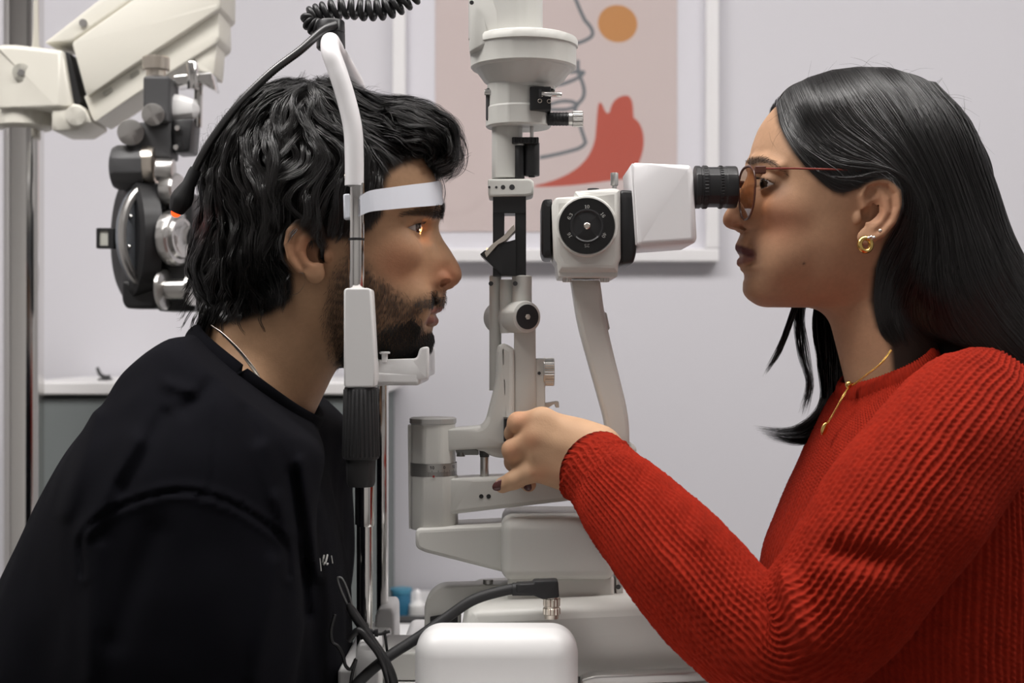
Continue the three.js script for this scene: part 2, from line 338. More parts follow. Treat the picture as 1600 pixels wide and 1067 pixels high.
// ---------------------------------------------------------------- materials
const std = (r, g, b, rough, metal = 0, more = {}) => { const m = new THREE.MeshPhysicalMaterial({ roughness: rough, metalness: metal, ...more }); m.color.setRGB(r, g, b); return m; };
const fine = grain(256, () => .5 + rnd() * .5), speck = fine.clone(); speck.repeat.set(40, 40);
const M = {
  wall: std(.66, .65, .69, .9), ceiling: std(.75, .75, .75, .95), floor: std(.26, .25, .24, .6),
  enamel: std(.62, .615, .58, .42, 0, { bumpMap: speck, bumpScale: .00006 }),           // the instrument's grey-white lacquer
  enamelWhite: std(.80, .79, .80, .33), plasticWhite: std(.70, .695, .69, .38), cream: std(.66, .64, .57, .5),
  chrome: std(.78, .77, .75, .12, 1), steel: std(.62, .61, .59, .32, 1), brushed: std(.55, .545, .53, .4, 1),
  blackPlastic: std(.012, .012, .013, .42), blackMetal: std(.010, .010, .011, .36), rubber: std(.014, .014, .015, .6),
  darkGrey: std(.05, .05, .052, .5), panelGrey: std(.17, .19, .19, .8), counterWhite: std(.8, .79, .79, .5),
  band: std(.74, .77, .84, .7), capMetal: std(.50, .495, .48, .55, .6), mirror: std(.9, .9, .9, .04, 1), gold: std(.80, .55, .18, .22, 1), silver: std(.72, .66, .58, .3, 1),
  glass: new THREE.MeshPhysicalMaterial({ color: 0xffffff, roughness: .02, transmission: 1, thickness: 0, ior: 1.5 }),
  lamp: new THREE.MeshStandardMaterial({ color: 0x000000, emissive: LAMP_COLOR, emissiveIntensity: 3 }),
};
// ---------------------------------------------------------------- the room
{
  const { x0, x1, z0, z1, h } = ROOM, t = .1;
  struct('floor', bx(x0 - t, -t, z0 - t, x1 + t, 0, z1 + t), M.floor);
  struct('ceiling', bx(x0 - t, h, z0 - t, x1 + t, h + t, z1 + t), M.ceiling);
  struct('wall_back', bx(x0 - t, 0, z0 - t, x1 + t, h, z0), M.wall);
  struct('wall_front', bx(x0 - t, 0, z1, x1 + t, h, z1 + t), std(.66, .65, .64, .9));
  struct('wall_left', bx(x0 - t, 0, z0, x0, h, z1), std(.45, .44, .44, .9));
  struct('wall_right', bx(x1, 0, z0, x1 + t, h, z1), std(.45, .44, .44, .9));
  PANELS.forEach(([x, z, w, d, k], i) => {
    const o = thing('ceiling_light', ['long white ceiling panel light near the picture wall', 'square white ceiling panel light on the left of the room', 'square white ceiling panel light above the woman'][i], 'ceiling light', V(x, h, z));
    part('frame', [bx(x - w / 2 - .02, h - .02, z - d / 2 - .02, x + w / 2 + .02, h, z - d / 2), bx(x - w / 2 - .02, h - .02, z + d / 2, x + w / 2 + .02, h, z + d / 2 + .02),
      bx(x - w / 2 - .02, h - .02, z - d / 2, x - w / 2, h, z + d / 2), bx(x + w / 2, h - .02, z - d / 2, x + w / 2 + .02, h, z + d / 2)], M.plasticWhite, o);
    part('diffuser_lamp', bx(x - w / 2, h - .012, z - d / 2, x + w / 2, h - .002, z + d / 2), M.lamp, o);
    const L = new THREE.RectAreaLight(LAMP_COLOR, k, w, d); L.position.set(x, h - .016, z); L.lookAt(x, 0, z); scene.add(L);
  });
}

// ---------------------------------------------------------------- framed print on the back wall
{
  const z = ROOM.z0, zf = z + .028, fx0 = X(613, zf), fx1 = X(1124, zf), fy0 = Y(409, zf), fy1 = fy0 + .71, b = .022;
  const o = thing('picture_frame', 'large white framed abstract line print hanging on the white back wall', 'picture', V((fx0 + fx1) / 2, fy0, z));
  const rail = (a, b_, c, d) => bx(a, b_, z + .001, c, d, zf, .003);
  part('frame_rail', rail(fx0, fy0, fx1, fy0 + b), M.enamelWhite, o); part('frame_rail', rail(fx0, fy1 - b, fx1, fy1), M.enamelWhite, o);
  part('frame_rail', rail(fx0, fy0 + b, fx0 + b, fy1 - b), M.enamelWhite, o); part('frame_rail', rail(fx1 - b, fy0 + b, fx1, fy1 - b), M.enamelWhite, o);
  part('mat_board', bx(fx0 + b, fy0 + b, z + .004, fx1 - b, fy1 - b, z + .012), std(.72, .71, .76, .9), o);
  const zp = z + .0135, px0 = X(680, zp), px1 = X(1058, zp), py0 = Y(362, zp), py1 = py0 + 524 * pz(zp);
  const map = canvasMap(756, 1048, (c) => {
    c.setTransform(2, 0, 0, 2, -680 * 2, 162 * 2);
    c.fillStyle = '#cbbdbb'; c.fillRect(670, -170, 400, 540);
    c.fillStyle = '#c08a58'; c.beginPath(); c.ellipse(965, 37, 31, 29, .3, 0, 7); c.fill();
    c.fillStyle = '#b6584a'; c.beginPath(); c.moveTo(835, 290); c.bezierCurveTo(880, 280, 922, 262, 930, 215); c.lineTo(934, 168); c.quadraticCurveTo(937, 152, 943, 168);
    c.quadraticCurveTo(948, 182, 953, 174); c.bezierCurveTo(956, 155, 968, 150, 978, 149); c.bezierCurveTo(990, 150, 989, 168, 990, 184); c.bezierCurveTo(1004, 192, 1008, 214, 1005, 232); c.bezierCurveTo(1000, 258, 990, 270, 980, 279); c.bezierCurveTo(940, 283, 900, 292, 836, 292); c.fill();
    c.strokeStyle = '#6a7075'; c.lineWidth = 5.5; c.lineCap = c.lineJoin = 'round';
    const line = (...q) => { c.beginPath(); c.moveTo(q[0], q[1]); for (let i = 2; i < q.length; i += 4) c.quadraticCurveTo(q[i], q[i + 1], q[i + 2], q[i + 3]); c.stroke(); };
    line(880, -60, 886, -20, 900, 0, 905, 14, 914, 32, 932, 50, 923, 58, 912, 66, 895, 69);
    line(860, 118, 890, 110, 912, 113, 908, 122, 880, 131, 870, 134, 850, 134);
    line(903, 96, 902, 112, 908, 124, 918, 148, 907, 158, 898, 166, 898, 176);
    line(855, 165, 880, 154, 897, 160, 908, 166, 885, 171, 870, 172, 850, 170);
    line(905, 192, 912, 214, 915, 222, 912, 230, 898, 234, 870, 242, 845, 246);
    line(800, -110, 850, -120, 880, -60); line(760, 40, 770, 20, 800, 24, 790, 44, 760, 40);
  });
  const pr = new THREE.PlaneGeometry(px1 - px0, py1 - py0); pr.translate((px0 + px1) / 2, (py0 + py1) / 2, zp);
  part('art_print', pr, new THREE.MeshStandardMaterial({ map, roughness: .9 }), o, 'beige abstract print with an orange disc, a red hand shape and a grey line face');
  const gl = new THREE.PlaneGeometry(fx1 - fx0 - 2 * b, fy1 - fy0 - 2 * b); gl.translate((fx0 + fx1) / 2, (fy0 + fy1) / 2, z + .018);
  part('glass_pane', gl, M.glass, o);
}

// ---------------------------------------------------------------- low grey cabinet against the wall, left, and what stands on it
{
  const z1 = -.72, z0 = ROOM.z0 + .02, xa = X(30, z1), xb = X(592, z1), yt = Y(597, z1), th = .018;
  const o = thing('low_cabinet', 'low grey cabinet with a white top against the back wall', 'cabinet', V((xa + xb) / 2, 0, (z0 + z1) / 2));
  part('carcass', bx(xa + .004, .06, z0, xb - .004, yt - th, z1 - .022, .002), M.panelGrey, o);
  part('plinth', bx(xa + .03, 0, z0 + .02, xb - .03, .06, z1 - .06), M.darkGrey, o);
  part('worktop', bx(xa - .01, yt - th, z0 - .01, xb + .008, yt, z1 + .01, .003), M.counterWhite, o);
  const half = (xa + xb) / 2;
  for (const [a, b, k] of [[xa + .006, half - .0015, half - .04], [half + .0015, xb - .006, half + .04]]) {
    const d = part('door', bx(a, .08, z1 - .02, b, yt - th - .006, z1, .002), M.panelGrey, o);
    part('handle', rod(V(k, .42, z1 + .02), V(k, .58, z1 + .02), .005, .002), M.brushed, d);
  }
  const zc = -.82, c = thing('clip_stand', 'small grey bent clip lying on the white cabinet top', 'clip', P(160, 592, zc));
  part('tongue', tube(splineP([[152, 574, zc], [156, 584, zc], [163, 589, zc], [171, 589.5, zc]], 16), t => .0026 + .0022 * t, { rad: 10, flat: [1.6, .8] }), M.darkGrey, c);
  part('foot', bx(X(156, zc), yt, zc - .012, X(173, zc), yt + .003, zc + .012, .001), M.darkGrey, c);
}
// ---------------------------------------------------------------- instrument table
const TABLE_Y = .838;
{
  const o = thing('instrument_table', 'white topped table that carries the eye microscope and the head rest', 'table', V(.02, 0, 0));
  part('tabletop', bx(-.115, TABLE_Y - .03, -.27, .228, TABLE_Y, .27, .008), M.counterWhite, o);
  part('column', bx(.0, .05, -.07, .13, TABLE_Y - .03, .07, .012), M.cream, o);
  part('foot', bx(-.09, 0, -.24, .21, .05, .24, .02), M.cream, o);
}

// ---------------------------------------------------------------- slit lamp microscope
{
  const o = thing('slit_lamp', 'grey white eye examination microscope with a black numbered dial and tall lamp column', 'microscope', V(X(860), TABLE_Y, 0));
  const E = M.enamel, z = 0;
  // lamp house: upper can, wide ring, funnel and neck
  const house = part('lamp_housing', [
    column(790, z, [[0, -40], [58, -40], [58, 62], [0, 64]]),
    column(818, z, [[0, 58], [75, 59], [83, 62], [85, 66], [85, 74.5], [83, 75.5]]),
    column(818, z, [[83, 75], [82.5, 77], [82.5, 106], [80, 109], [75, 110], [62, 128], [50, 137], [49, 142]].map(([r, y]) => [r, y])),
    slab([[733, 78, 2], [733, -40, 2], [790, -40, 2], [800, 60, 2], [770, 78, 2]], .035, .07, { bevel: .01 }),
    column(810, z, [[48.5, 130], [49, 142], [49, 168], [51, 171], [51, 198], [49, 200], [0, 200]]),
  ], E, o);
  part('screw', rod(P(737, 4, .036), P(737, 4, .0385), .002, .0005, 16), M.darkGrey, house);
  const sw = part('switch_plate', block(828, 135, 861, 172, .0315, .03, .001), M.blackPlastic, o);
  part('lever', rod(P(846, 147, .034), P(878, 148, .034), .0024, .0006, 20), M.chrome, sw);
  part('slot', bx(X(842, .033), Y(152, .033), .0312, X(846, .033), Y(139, .033), .0322), M.darkGrey, sw);
  for (const [px, py] of [[843.5, 157.5], [858, 158]]) part('ring_mark', new THREE.TorusGeometry(.0017, .0003, 8, 24).translate(X(px, .032), Y(py, .032), .0318), M.silver, sw);
  const fk = part('filter_shaft', [rod(P(855, 186, .012), P(889, 186, .012), .0060, .0004), ...[864, 869, 874, 879, 884].map(x => rod(P(x, 186, .012), P(x + 2, 186, .012), .0063, .0002))], M.blackPlastic, o);
  part('knob', [rod(P(888, 186, .012), P(895, 186, .012), .0062, .0004), knurled(P(894, 186, .012), P(911, 186, .012), .0072, 22)], M.steel, fk);
  const sl = part('side_lever', block(759, 137, 768, 188, .012, .006, .002), M.darkGrey, o);
  part('screw', rod(P(757, 144, .012), P(768, 144, .012), .0028, .0006, 20), M.brushed, sl);
  part('neck_tube', column(792.5, z, [[24, 198], [24, 279], [0, 281]]), E, o);
  // the pair of black cylinders beside the neck, with its rod
  const cy = part('twin_cylinder', [block(800, 214, 842, 224, .018, .018, .001), rod(P(812, 228, .011), P(812, 279, .011), .0046, .0004), rod(P(831, 223, .009), P(831, 275, .009), .0072, .0006), rod(P(831, 275, .009), P(831, 277, .009), .003, .0003),
    ...[804, 811, 818, 825, 832, 838].map(x => rod(P(x, 215, .0185), P(x, 223, .0185), .0009, .0002, 8))], M.blackPlastic, o);
  part('collar', rod(P(812, 224, .011), P(812, 228, .011), .005, .0004), M.steel, cy);
  part('guide_rod', rod(P(831, 196, .009), P(831, 216, .009), .0017, 0, 16), M.steel, cy);
  const cl = part('clamp_block', slab([[762, 279.5], [828, 279], [834, 283], [834, 303], [824, 306], [763, 307]], .021, .042, { bevel: .002, round: 4 }), E, o);
  for (const [px, r] of [[764.5, .0012], [775.5, .0012], [786, .0021], [800, .0026]]) part('screw', rod(P(px, 292.5, .0208), P(px, 292.5, .0214), r, .0002, 16), M.darkGrey, cl);
  // black yoke with the reflecting prism
  const yk = part('mirror_yoke', [block(770, 306, 788, 431, .016, .03, .0008), block(805, 306, 822, 431, .016, .03, .0008), block(770, 306, 822, 333, .017, .032, .0008), block(772, 384, 820, 431, .015, .028, .0008)], M.blackMetal, o);
  part('prism_block', slab([[750, 397], [757, 391], [773, 391], [779, 381], [806, 374], [806, 431], [784, 430]], .022, .036, { bevel: .0008, round: 1 }), M.blackMetal, yk);
  part('mirror', slab([[757, 394.5], [768, 382], [786, 369], [803, 350.5], [805, 360], [790, 376], [778, 382], [760, 402]], .0235, .034, { bevel: .0004, round: 1 }), M.silver, yk);
  // fork, tilt knobs and the arm that carries them
  const th = Math.PI / 180 * 27, ax = V(Math.sin(th), 0, Math.cos(th));
  const fork = part('fork_post', [column(774, -.006, [[0, 430], [8, 430.5], [9.5, 432], [9.5, 610], [0, 610]]), column(815.5, .008, [[0, 430], [14, 430.5], [15.5, 432], [15.5, 478], [0, 478]]), column(793, .002, [[0, 437], [12, 437], [12, 520], [0, 520]])], E, o);
  for (const [px, q] of [[767, .001], [805, .0165]]) part('screw', rod(P(px, 443, q), P(px, 443, q + .002), .0022, .0003, 16), M.darkGrey, fork);
  const fc = P(824, 495, .026), kb = part('tilt_knob', [turned(fc, ax.clone().negate(), [[0, 0], [.0115, 0], [.0142, .0012], [.0148, .0035], [.0148, .026], [.0138, .0275], [.0125, .028], [.0125, .040], [.0138, .0405], [.0148, .042], [.0148, .062], [.0138, .064], [0, .064]], 56)], E, o);
  part('face_disc', turned(fc.clone().addScaledVector(ax, -.0005), ax, [[0, .0012], [.0113, .0012], [.0115, .0008], [.0115, 0]].reverse(), 48), M.blackPlastic, kb);
  part('screw', turned(fc, ax, [[.0027, 0], [.0027, .0014], [.0021, .0019], [0, .0019]], 6), M.silver, kb);
  part('column_arm', [slab([[803, 512], [837, 512], [838, 660], [806, 668], [803, 640]], .014, .030, { bevel: .004, round: 2 }),
    slab([[778, 540], [786, 536], [796, 540], [804, 546], [804, 690, 10], [790, 700, 12], [688, 705, 2], [688, 672, 2], [752, 666, 10], [759, 655, 10], [774, 595, 14], [776, 548, 6]], .017, .034, { bevel: .005 }),
    slab([[705, 697, 2], [800, 690, 8], [812, 706, 8], [798, 716, 12], [775, 716, 14], [748, 704, 2]], .012, .024, { bevel: .004 })], E, o);
  const kr = part('bracket', [block(836, 560, 852, 641, .01, .024, .002)], E, o);
  part('screw', rod(P(842.5, 583, .0095), P(842.5, 583, .0105), .0016, .0002, 16), M.darkGrey, kr);
  part('knob', [knurled(P(850, 581, 0), P(866, 581, 0), .0132, 34, .05), rod(P(849, 581, 0), P(851, 581, 0), .0137, .0003)], M.steel, kr);
  part('hook', slab([[850, 630], [868, 626.5], [873, 627], [874, 637], [868, 637], [866.5, 631], [852, 640]], .004, .008, { bevel: .0006, round: 2 }), M.brushed, kr);
  const sk = part('slit_knob', rod(P(797, 653, .021), P(797, 690, .021), .0060, .0006), M.blackPlastic, o);
  part('rim', rod(P(797, 651, .021), P(797, 654, .021), .0064, .0004), M.steel, sk);
  // pivot drum with its scale
  const pv = part('pivot_drum', [column(677, z, [[0, 661], [34, 661], [34.5, 664], [35, 722], [0, 722]]), column(678.5, z, [[0, 741], [36.5, 742], [37.5, 821], [36, 825], [0, 826]])], E, o);
  part('cap', column(676.5, z, [[0, 651.5], [34, 652], [36.5, 653.5], [36.5, 660], [34, 663], [0, 663]]), M.capMetal, pv);
  const R = 36.4 * pz(0), ring = new THREE.CylinderGeometry(R, R, Y(722) - Y(742), 64, 1, true); ring.translate(X(677.5), Y(732), 0);
  const rm = canvasMap(1024, 90, (c, w, h) => {
    c.fillStyle = '#a9a8a4'; c.fillRect(0, 0, w, h); c.fillStyle = '#2c2c2c'; c.font = 'bold 30px sans-serif'; c.textAlign = 'center';
    for (let k = -13; k <= 20; k++) { const x = w * .5 + 86 + k * 8.8; c.fillRect(x - 1.2, h - (k % 5 ? 34 : 46), 2.4, k % 5 ? 34 : 46); if (k % 10 === 0) c.fillText(String(Math.abs(k)), x, 36); }
  });
  ring.rotateY(0); const rp = ring.attributes.uv; for (let i = 0; i < rp.count; i++) rp.setX(i, (rp.getX(i) + .5) % 1.0001);
  const ring2 = new THREE.CylinderGeometry(R, R, Y(722) - Y(742), 64, 1, true, Math.PI, Math.PI * 2); ring2.translate(X(677.5), Y(732), 0);
  part('scale_ring', ring2, new THREE.MeshStandardMaterial({ map: rm, roughness: .35, metalness: .7 }), pv, 'brushed metal ring with a printed degree scale');
  part('index_dot', rod(P(677.5, 744.5, .0215), P(677.5, 744.5, .0228), .0011, .0002, 12), std(.25, .02, .02, .5), pv);
  part('slot', slab([[703, 682, 3], [709, 682, 3], [709, 696, 3], [703, 696, 3]], .0142, .004, { bevel: .0003, round: 3 }), std(.20, .14, .12, .6), pv);
  part('back_plate', slab([[637, 664], [647, 664], [648, 740], [652, 826], [639, 826]], .004, .012, { bevel: .0006, round: 1 }), E, pv);
  const la = part('lower_arm', [slab([[690, 749, 3], [740, 746, 3], [955, 739, 10], [985, 690, 8], [996, 700, 6], [985, 765, 20], [940, 777, 6], [716, 803, 3], [690, 805, 3]], .016, .034, { bevel: .004 })], E, o);
  for (const px of [752, 763.5]) part('socket', rod(P(px, 775.5, .0154), P(px, 775.5, .0164), .0021, .0002, 16), M.blackPlastic, la);
  part('stop_lever', [slab([[711, 702], [742, 701.5], [748, 704], [748, 711], [714, 711]], .012, .006, { bevel: .001, round: 2 }), rod(P(720, 706, .009), P(720, 713, .009), .004)], std(.20, .20, .19, .4, .8), la);
  const pin = part('stop_pin', [rod(P(757, 711, .006), P(757, 748, .006), .0040, .0003)], M.steel, la);
  part('cap', [rod(P(757, 703, .006), P(757, 711, .006), .0049, .0006), rod(P(757, 709, .006), P(757, 714, .006), .0044, .0004), ...[750.5, 754, 758, 762].map(x => rod(P(x, 704.5, .0095), P(x, 711, .0095), .0008, .0002, 8))], M.darkGrey, pin);
  // base arm, drum box, foot and the large housing
  part('base_arm', slab([[649, 827, 8], [800, 820, 8], [800, 898, 8], [662, 863, 14], [649, 856, 12]], .030, .06, { bevel: .0035 }), E, o);
  const db = part('drum_box', [block(783, 811, 962, 908, .055, .11, .010)], E, o);
  part('top_screw', column(846, .02, [[0, 806.5], [9, 806.5], [10, 809], [0, 812]], 24), M.brushed, db);
  part('drum_foot', [block(793, 900, 960, 950, .045, .09, .004), slab([[780, 950, 6], [781, 944, 4], [962, 950, 3], [974, 935, 3], [982, 936, 3], [981, 949, 6], [960, 962, 4], [786, 962, 4]], .060, .12, { bevel: .003 })], E, o);
  const bs = part('base_housing', [slab([[718, 985, 20], [735, 952, 14], [1100, 936, 20], [1135, 960, 20], [1150, 1062, 6], [718, 1062, 4]], .086, .172, { bevel: .012 })], E, o);
  part('terminal', block(962, 893, 974, 933, .04, .03, .002), M.steel, bs); 
  part('side_screw', rod(P(966, 917, .0405), P(966, 917, .0415), .0022, .0004, 16), M.darkGrey, bs);
  const rl = part('wheel_bracket', slab([[663, 1000, 3], [663, 938, 22], [684, 917, 22], [798, 914, 3], [798, 926, 2], [735, 930, 14], [719, 946, 14], [719, 1000, 2]], .010, .03, { bevel: .002 }), E, o);
  part('slot_block', [slab([[672, 990], [672, 964], [688, 961], [715, 961], [715, 990]], .0125, .01, { bevel: .0008, round: 1 }), rod(P(694, 968, .011), P(694, 968, .0145), .003), rod(P(686, 982, .011), P(686, 982, .0145), .002)], M.blackPlastic, rl);
  part('lock_pin', rod(P(762.5, 905, .0), P(762.5, 922, .0), .0046, .0008, 20), M.brushed, rl);
  part('wheel_axle', bx(X(600, -.02), TABLE_Y + .001, -.05, X(735, -.02), Y(1001, -.02), .03, .003), E, o);
  part('foot_pad', [bx(X(760), TABLE_Y, -.07, X(800), Y(1058), -.03, .001), bx(X(1050), TABLE_Y, -.07, X(1090), Y(1058), -.03, .001), bx(X(1050), TABLE_Y, .03, X(1090), Y(1058), .07, .001)], M.rubber, o);
  // microscope arm and head
  const ma = part('microscope_arm', slab([[893, 438, 2], [938, 438, 2], [945, 492, 30], [958, 548, 20], [979, 632, 30], [984, 665, 20], [984, 712, 3], [950, 712, 3], [948, 665, 20], [930, 600, 20], [903, 505, 30]], .018, .036, { bevel: .004 }), E, o);
  part('side_plate', slab([[942, 486], [948, 489], [953, 513], [949, 518], [944, 505]], .008, .016, { bevel: .001, round: 1 }), E, ma);
  const body = part('microscope_body', [slab([[862, 318, 10], [868, 308, 5], [899, 306, 3], [899, 298, 2], [960, 293, 4], [970, 296, 3], [971, 404, 4], [967, 412, 3], [966, 426, 2], [872, 426, 2], [871, 411, 2], [865, 402, 6]], .044, .088, { bevel: .006 }), slab([[872, 424], [966, 424], [964, 433], [874, 433]], .040, .08, { bevel: .001, round: 2 })], E, o);
  part('front_lens_cap', [slab([[846, 318, 8], [850, 310, 6], [863, 310, 2], [863, 403, 2], [850, 403, 6], [846, 394, 8]], .036, .072, { bevel: .008 })], M.blackPlastic, body);
  const dz = .044, dc = P(916.5, 354, dz);
  part('dial_bezel', turned(dc.clone().add(V(0, 0, -.004)), V(0, 0, 1), [[.0278, 0], [.0278, .0075], [.0268, .009], [.0255, .0094], [.0252, .008], [.0252, .004], [0, .004]], 72), E, body);
  const dm = canvasMap(512, 512, (c) => {
    c.fillStyle = '#0a0a0a'; c.fillRect(0, 0, 512, 512); c.translate(256, 256); c.fillStyle = '#cfcfcb'; c.textAlign = 'center'; c.textBaseline = 'middle'; c.font = '44px serif';
    [['10', 0], ['16', 55], ['40', 118], ['25', 180], ['16', 242], ['6.3', 300]].forEach(([t, a]) => { c.save(); c.rotate(a * Math.PI / 180); c.translate(0, -180); c.fillText(t, 0, 0); c.restore(); });
  });
  const dd = new THREE.CircleGeometry(.0250, 72); dd.translate(dc.x, dc.y, dz + .0062);
  const dial = part('dial', dd, new THREE.MeshPhysicalMaterial({ map: dm, roughness: .3 }), body, 'black magnification dial with white numbers');
  part('dial_boss', turned(dc.clone().add(V(0, 0, .006)), V(0, 0, 1), [[.0155, 0], [.0152, .0012], [.0142, .0016], [.0130, .0008], [0, .0008]], 64), M.blackPlastic, dial);
  part('bolt', turned(dc.clone().add(V(0, 0, .006)), V(0, 0, 1), [[.0030, 0], [.0030, .0026], [.0024, .0032], [0, .0032]], 12), M.silver, dial);
  part('index_dot', rod(P(914.5, 308.5, .0455), P(914.5, 308.5, .0465), .0009, .0002, 10), std(.3, .02, .02, .5), body);
  part('lock_screw', [rod(P(960, 270, .0), P(960, 290, .0), .0037, .0006, 24), rod(P(960, 289, .0), P(960, 296, .0), .0022)], M.brushed, body);
  part('top_screw', rod(P(927, 297, .01), P(927, 294.5, .01), .0055, .0005, 24), M.darkGrey, body);
  for (const px of [886, 945]) part('base_screw', knurled(P(px, 432, .02), P(px, 441, .02), .0042, 10, .12), M.steel, body);
  part('coupling_ring', slab([[968, 299, 4], [972, 296, 4], [990, 297, 4], [995, 320, 10], [995, 395, 10], [990, 411, 4], [974, 413, 4], [970, 408, 4]], .042, .084, { bevel: .005 }), M.blackPlastic, body);
  const bin = part('binocular_housing', slab([[988, 257, 4], [992, 253, 3], [1080, 257, 6], [1084, 268, 4], [1090, 372, 4], [1086, 380, 6], [1000, 386, 5], [995, 380, 4]], .050, .10, { bevel: .006 }), M.enamelWhite, o, 'white binocular tube housing');
  part('front_plate', slab([[985.5, 258], [989, 254], [997, 384], [993.5, 382]], .047, .094, { bevel: .001, round: 1 }), M.enamelWhite, bin);
  for (const ez of [.031, -.031]) {
    const a = P(1085, 292.5, ez), ey = part('eyepiece', [turned(a, V(1, 0, 0), [[0, 0], [.0190, 0], [.0196, .001], [.0196, .0045], [.0188, .005], [.0188, .0065], [.0194, .007], [.0194, .0115], [.0184, .012], [.0184, .0215], [.0192, .022], [.0192, .0255], [.0188, .0265], [.0190, .028], [.0193, .0285], [.0193, .037], [.0186, .0382], [.0160, .0385], [.0150, .036], [0, .036]], 64)], M.blackPlastic, o, ez > 0 ? 'near black eyepiece' : 'far black eyepiece');
    part('grip_ring', [knurled(a.clone().add(V(.0070, 0, 0)), a.clone().add(V(.0112, 0, 0)), .0199, 40, .04), knurled(a.clone().add(V(.0220, 0, 0)), a.clone().add(V(.0252, 0, 0)), .0198, 46, .05)], M.blackPlastic, ey);
  }
  // the slit beam: a small warm glowing window at the prism and its narrow light on the patient's eye
  const bp = P(761.5, 389, .012), beam = new THREE.SpotLight(new THREE.Color().setRGB(1, .62, .30), 7, 1, .052, .45, 2); beam.position.copy(bp); beam.target.position.copy(P(653, 358, .033)); scene.add(beam, beam.target);
  beam.castShadow = true; beam.shadow.radius = .08;
  const glow = M.lamp.clone(); glow.emissive = new THREE.Color().setRGB(1, .62, .30); glow.emissiveIntensity = 2;
  part('slit_window_lamp', new THREE.SphereGeometry(.0011, 16, 12).translate(bp.x, bp.y, bp.z), glow, o);
}

// ---------------------------------------------------------------- white cover over the rail wheels, nearest the camera
{
  const o = thing('rail_cover', 'rounded white plastic cover low in front of the microscope base', 'cover', V(X(775, .165), TABLE_Y, .12));
  const zf = .17, w0 = X(646, zf), w1 = X(905, zf), yt = Y(988, zf);
  part('shell', new RoundedBoxGeometry(w1 - w0, yt - TABLE_Y - .002, .06, 8, .022).translate((w0 + w1) / 2, (yt + TABLE_Y + .002) / 2 , zf - .03), M.plasticWhite, o);
  part('seam', bx(w0 + .012, TABLE_Y, zf - .06, w1 - .012, TABLE_Y + .004, zf - .01, .001), M.darkGrey, o);
}
{
  const o = thing('rail_plate', 'thin silver sliding plate under the right side of the microscope base', 'plate', V(X(1010, .1), TABLE_Y, .1));
  part('plate', [slab([[908, 1062, 6], [930, 1056, 6], [1060, 1051, 2], [1150, 1045, 2], [1150, 1063, 2], [908, 1072, 2]], .118, .02, { bevel: .002 })], M.brushed, o);
  part('rail', rod(P(912, 1078, .10), P(1150, 1070, .10), .006, .001, 20), M.chrome, o);
}

// ---------------------------------------------------------------- power cable with its right-angle plug
{
  const zc = .099, o = thing('power_cable', 'black cable with right-angle plug and metal nut on the microscope base', 'cable', P(862, 962, zc));
  part('cord', tube(splineP([[812, 920, zc], [790, 922, zc], [740, 937, zc + .002], [696, 966, zc + .003], [650, 998, zc + .008], [604, 1028, .118], [566, 1060, .128], [540, 1090, .128], [500, 1130, .125]], 80), .0047, { rad: 14 }), M.rubber, o);
  part('plug', [slab([[806, 913, 3], [832, 912, 3], [834, 908, 3], [872, 907, 5], [874, 934, 3], [848, 937, 3], [834, 931, 3], [808, 928, 3]], zc + .008, .016, { bevel: .002, round: 3 }), rod(P(800, 920.5, zc), P(834, 920.5, zc), .0056, .0008)], M.rubber, o);
  part('coupling_nut', [knurled(P(862, 934, zc), P(862, 947, zc), .0074, 14, .1), knurled(P(862, 949, zc), P(862, 960, zc), .0076, 14, .1), rod(P(862, 932, zc), P(862, 966, zc), .0062)], M.silver, o);
}

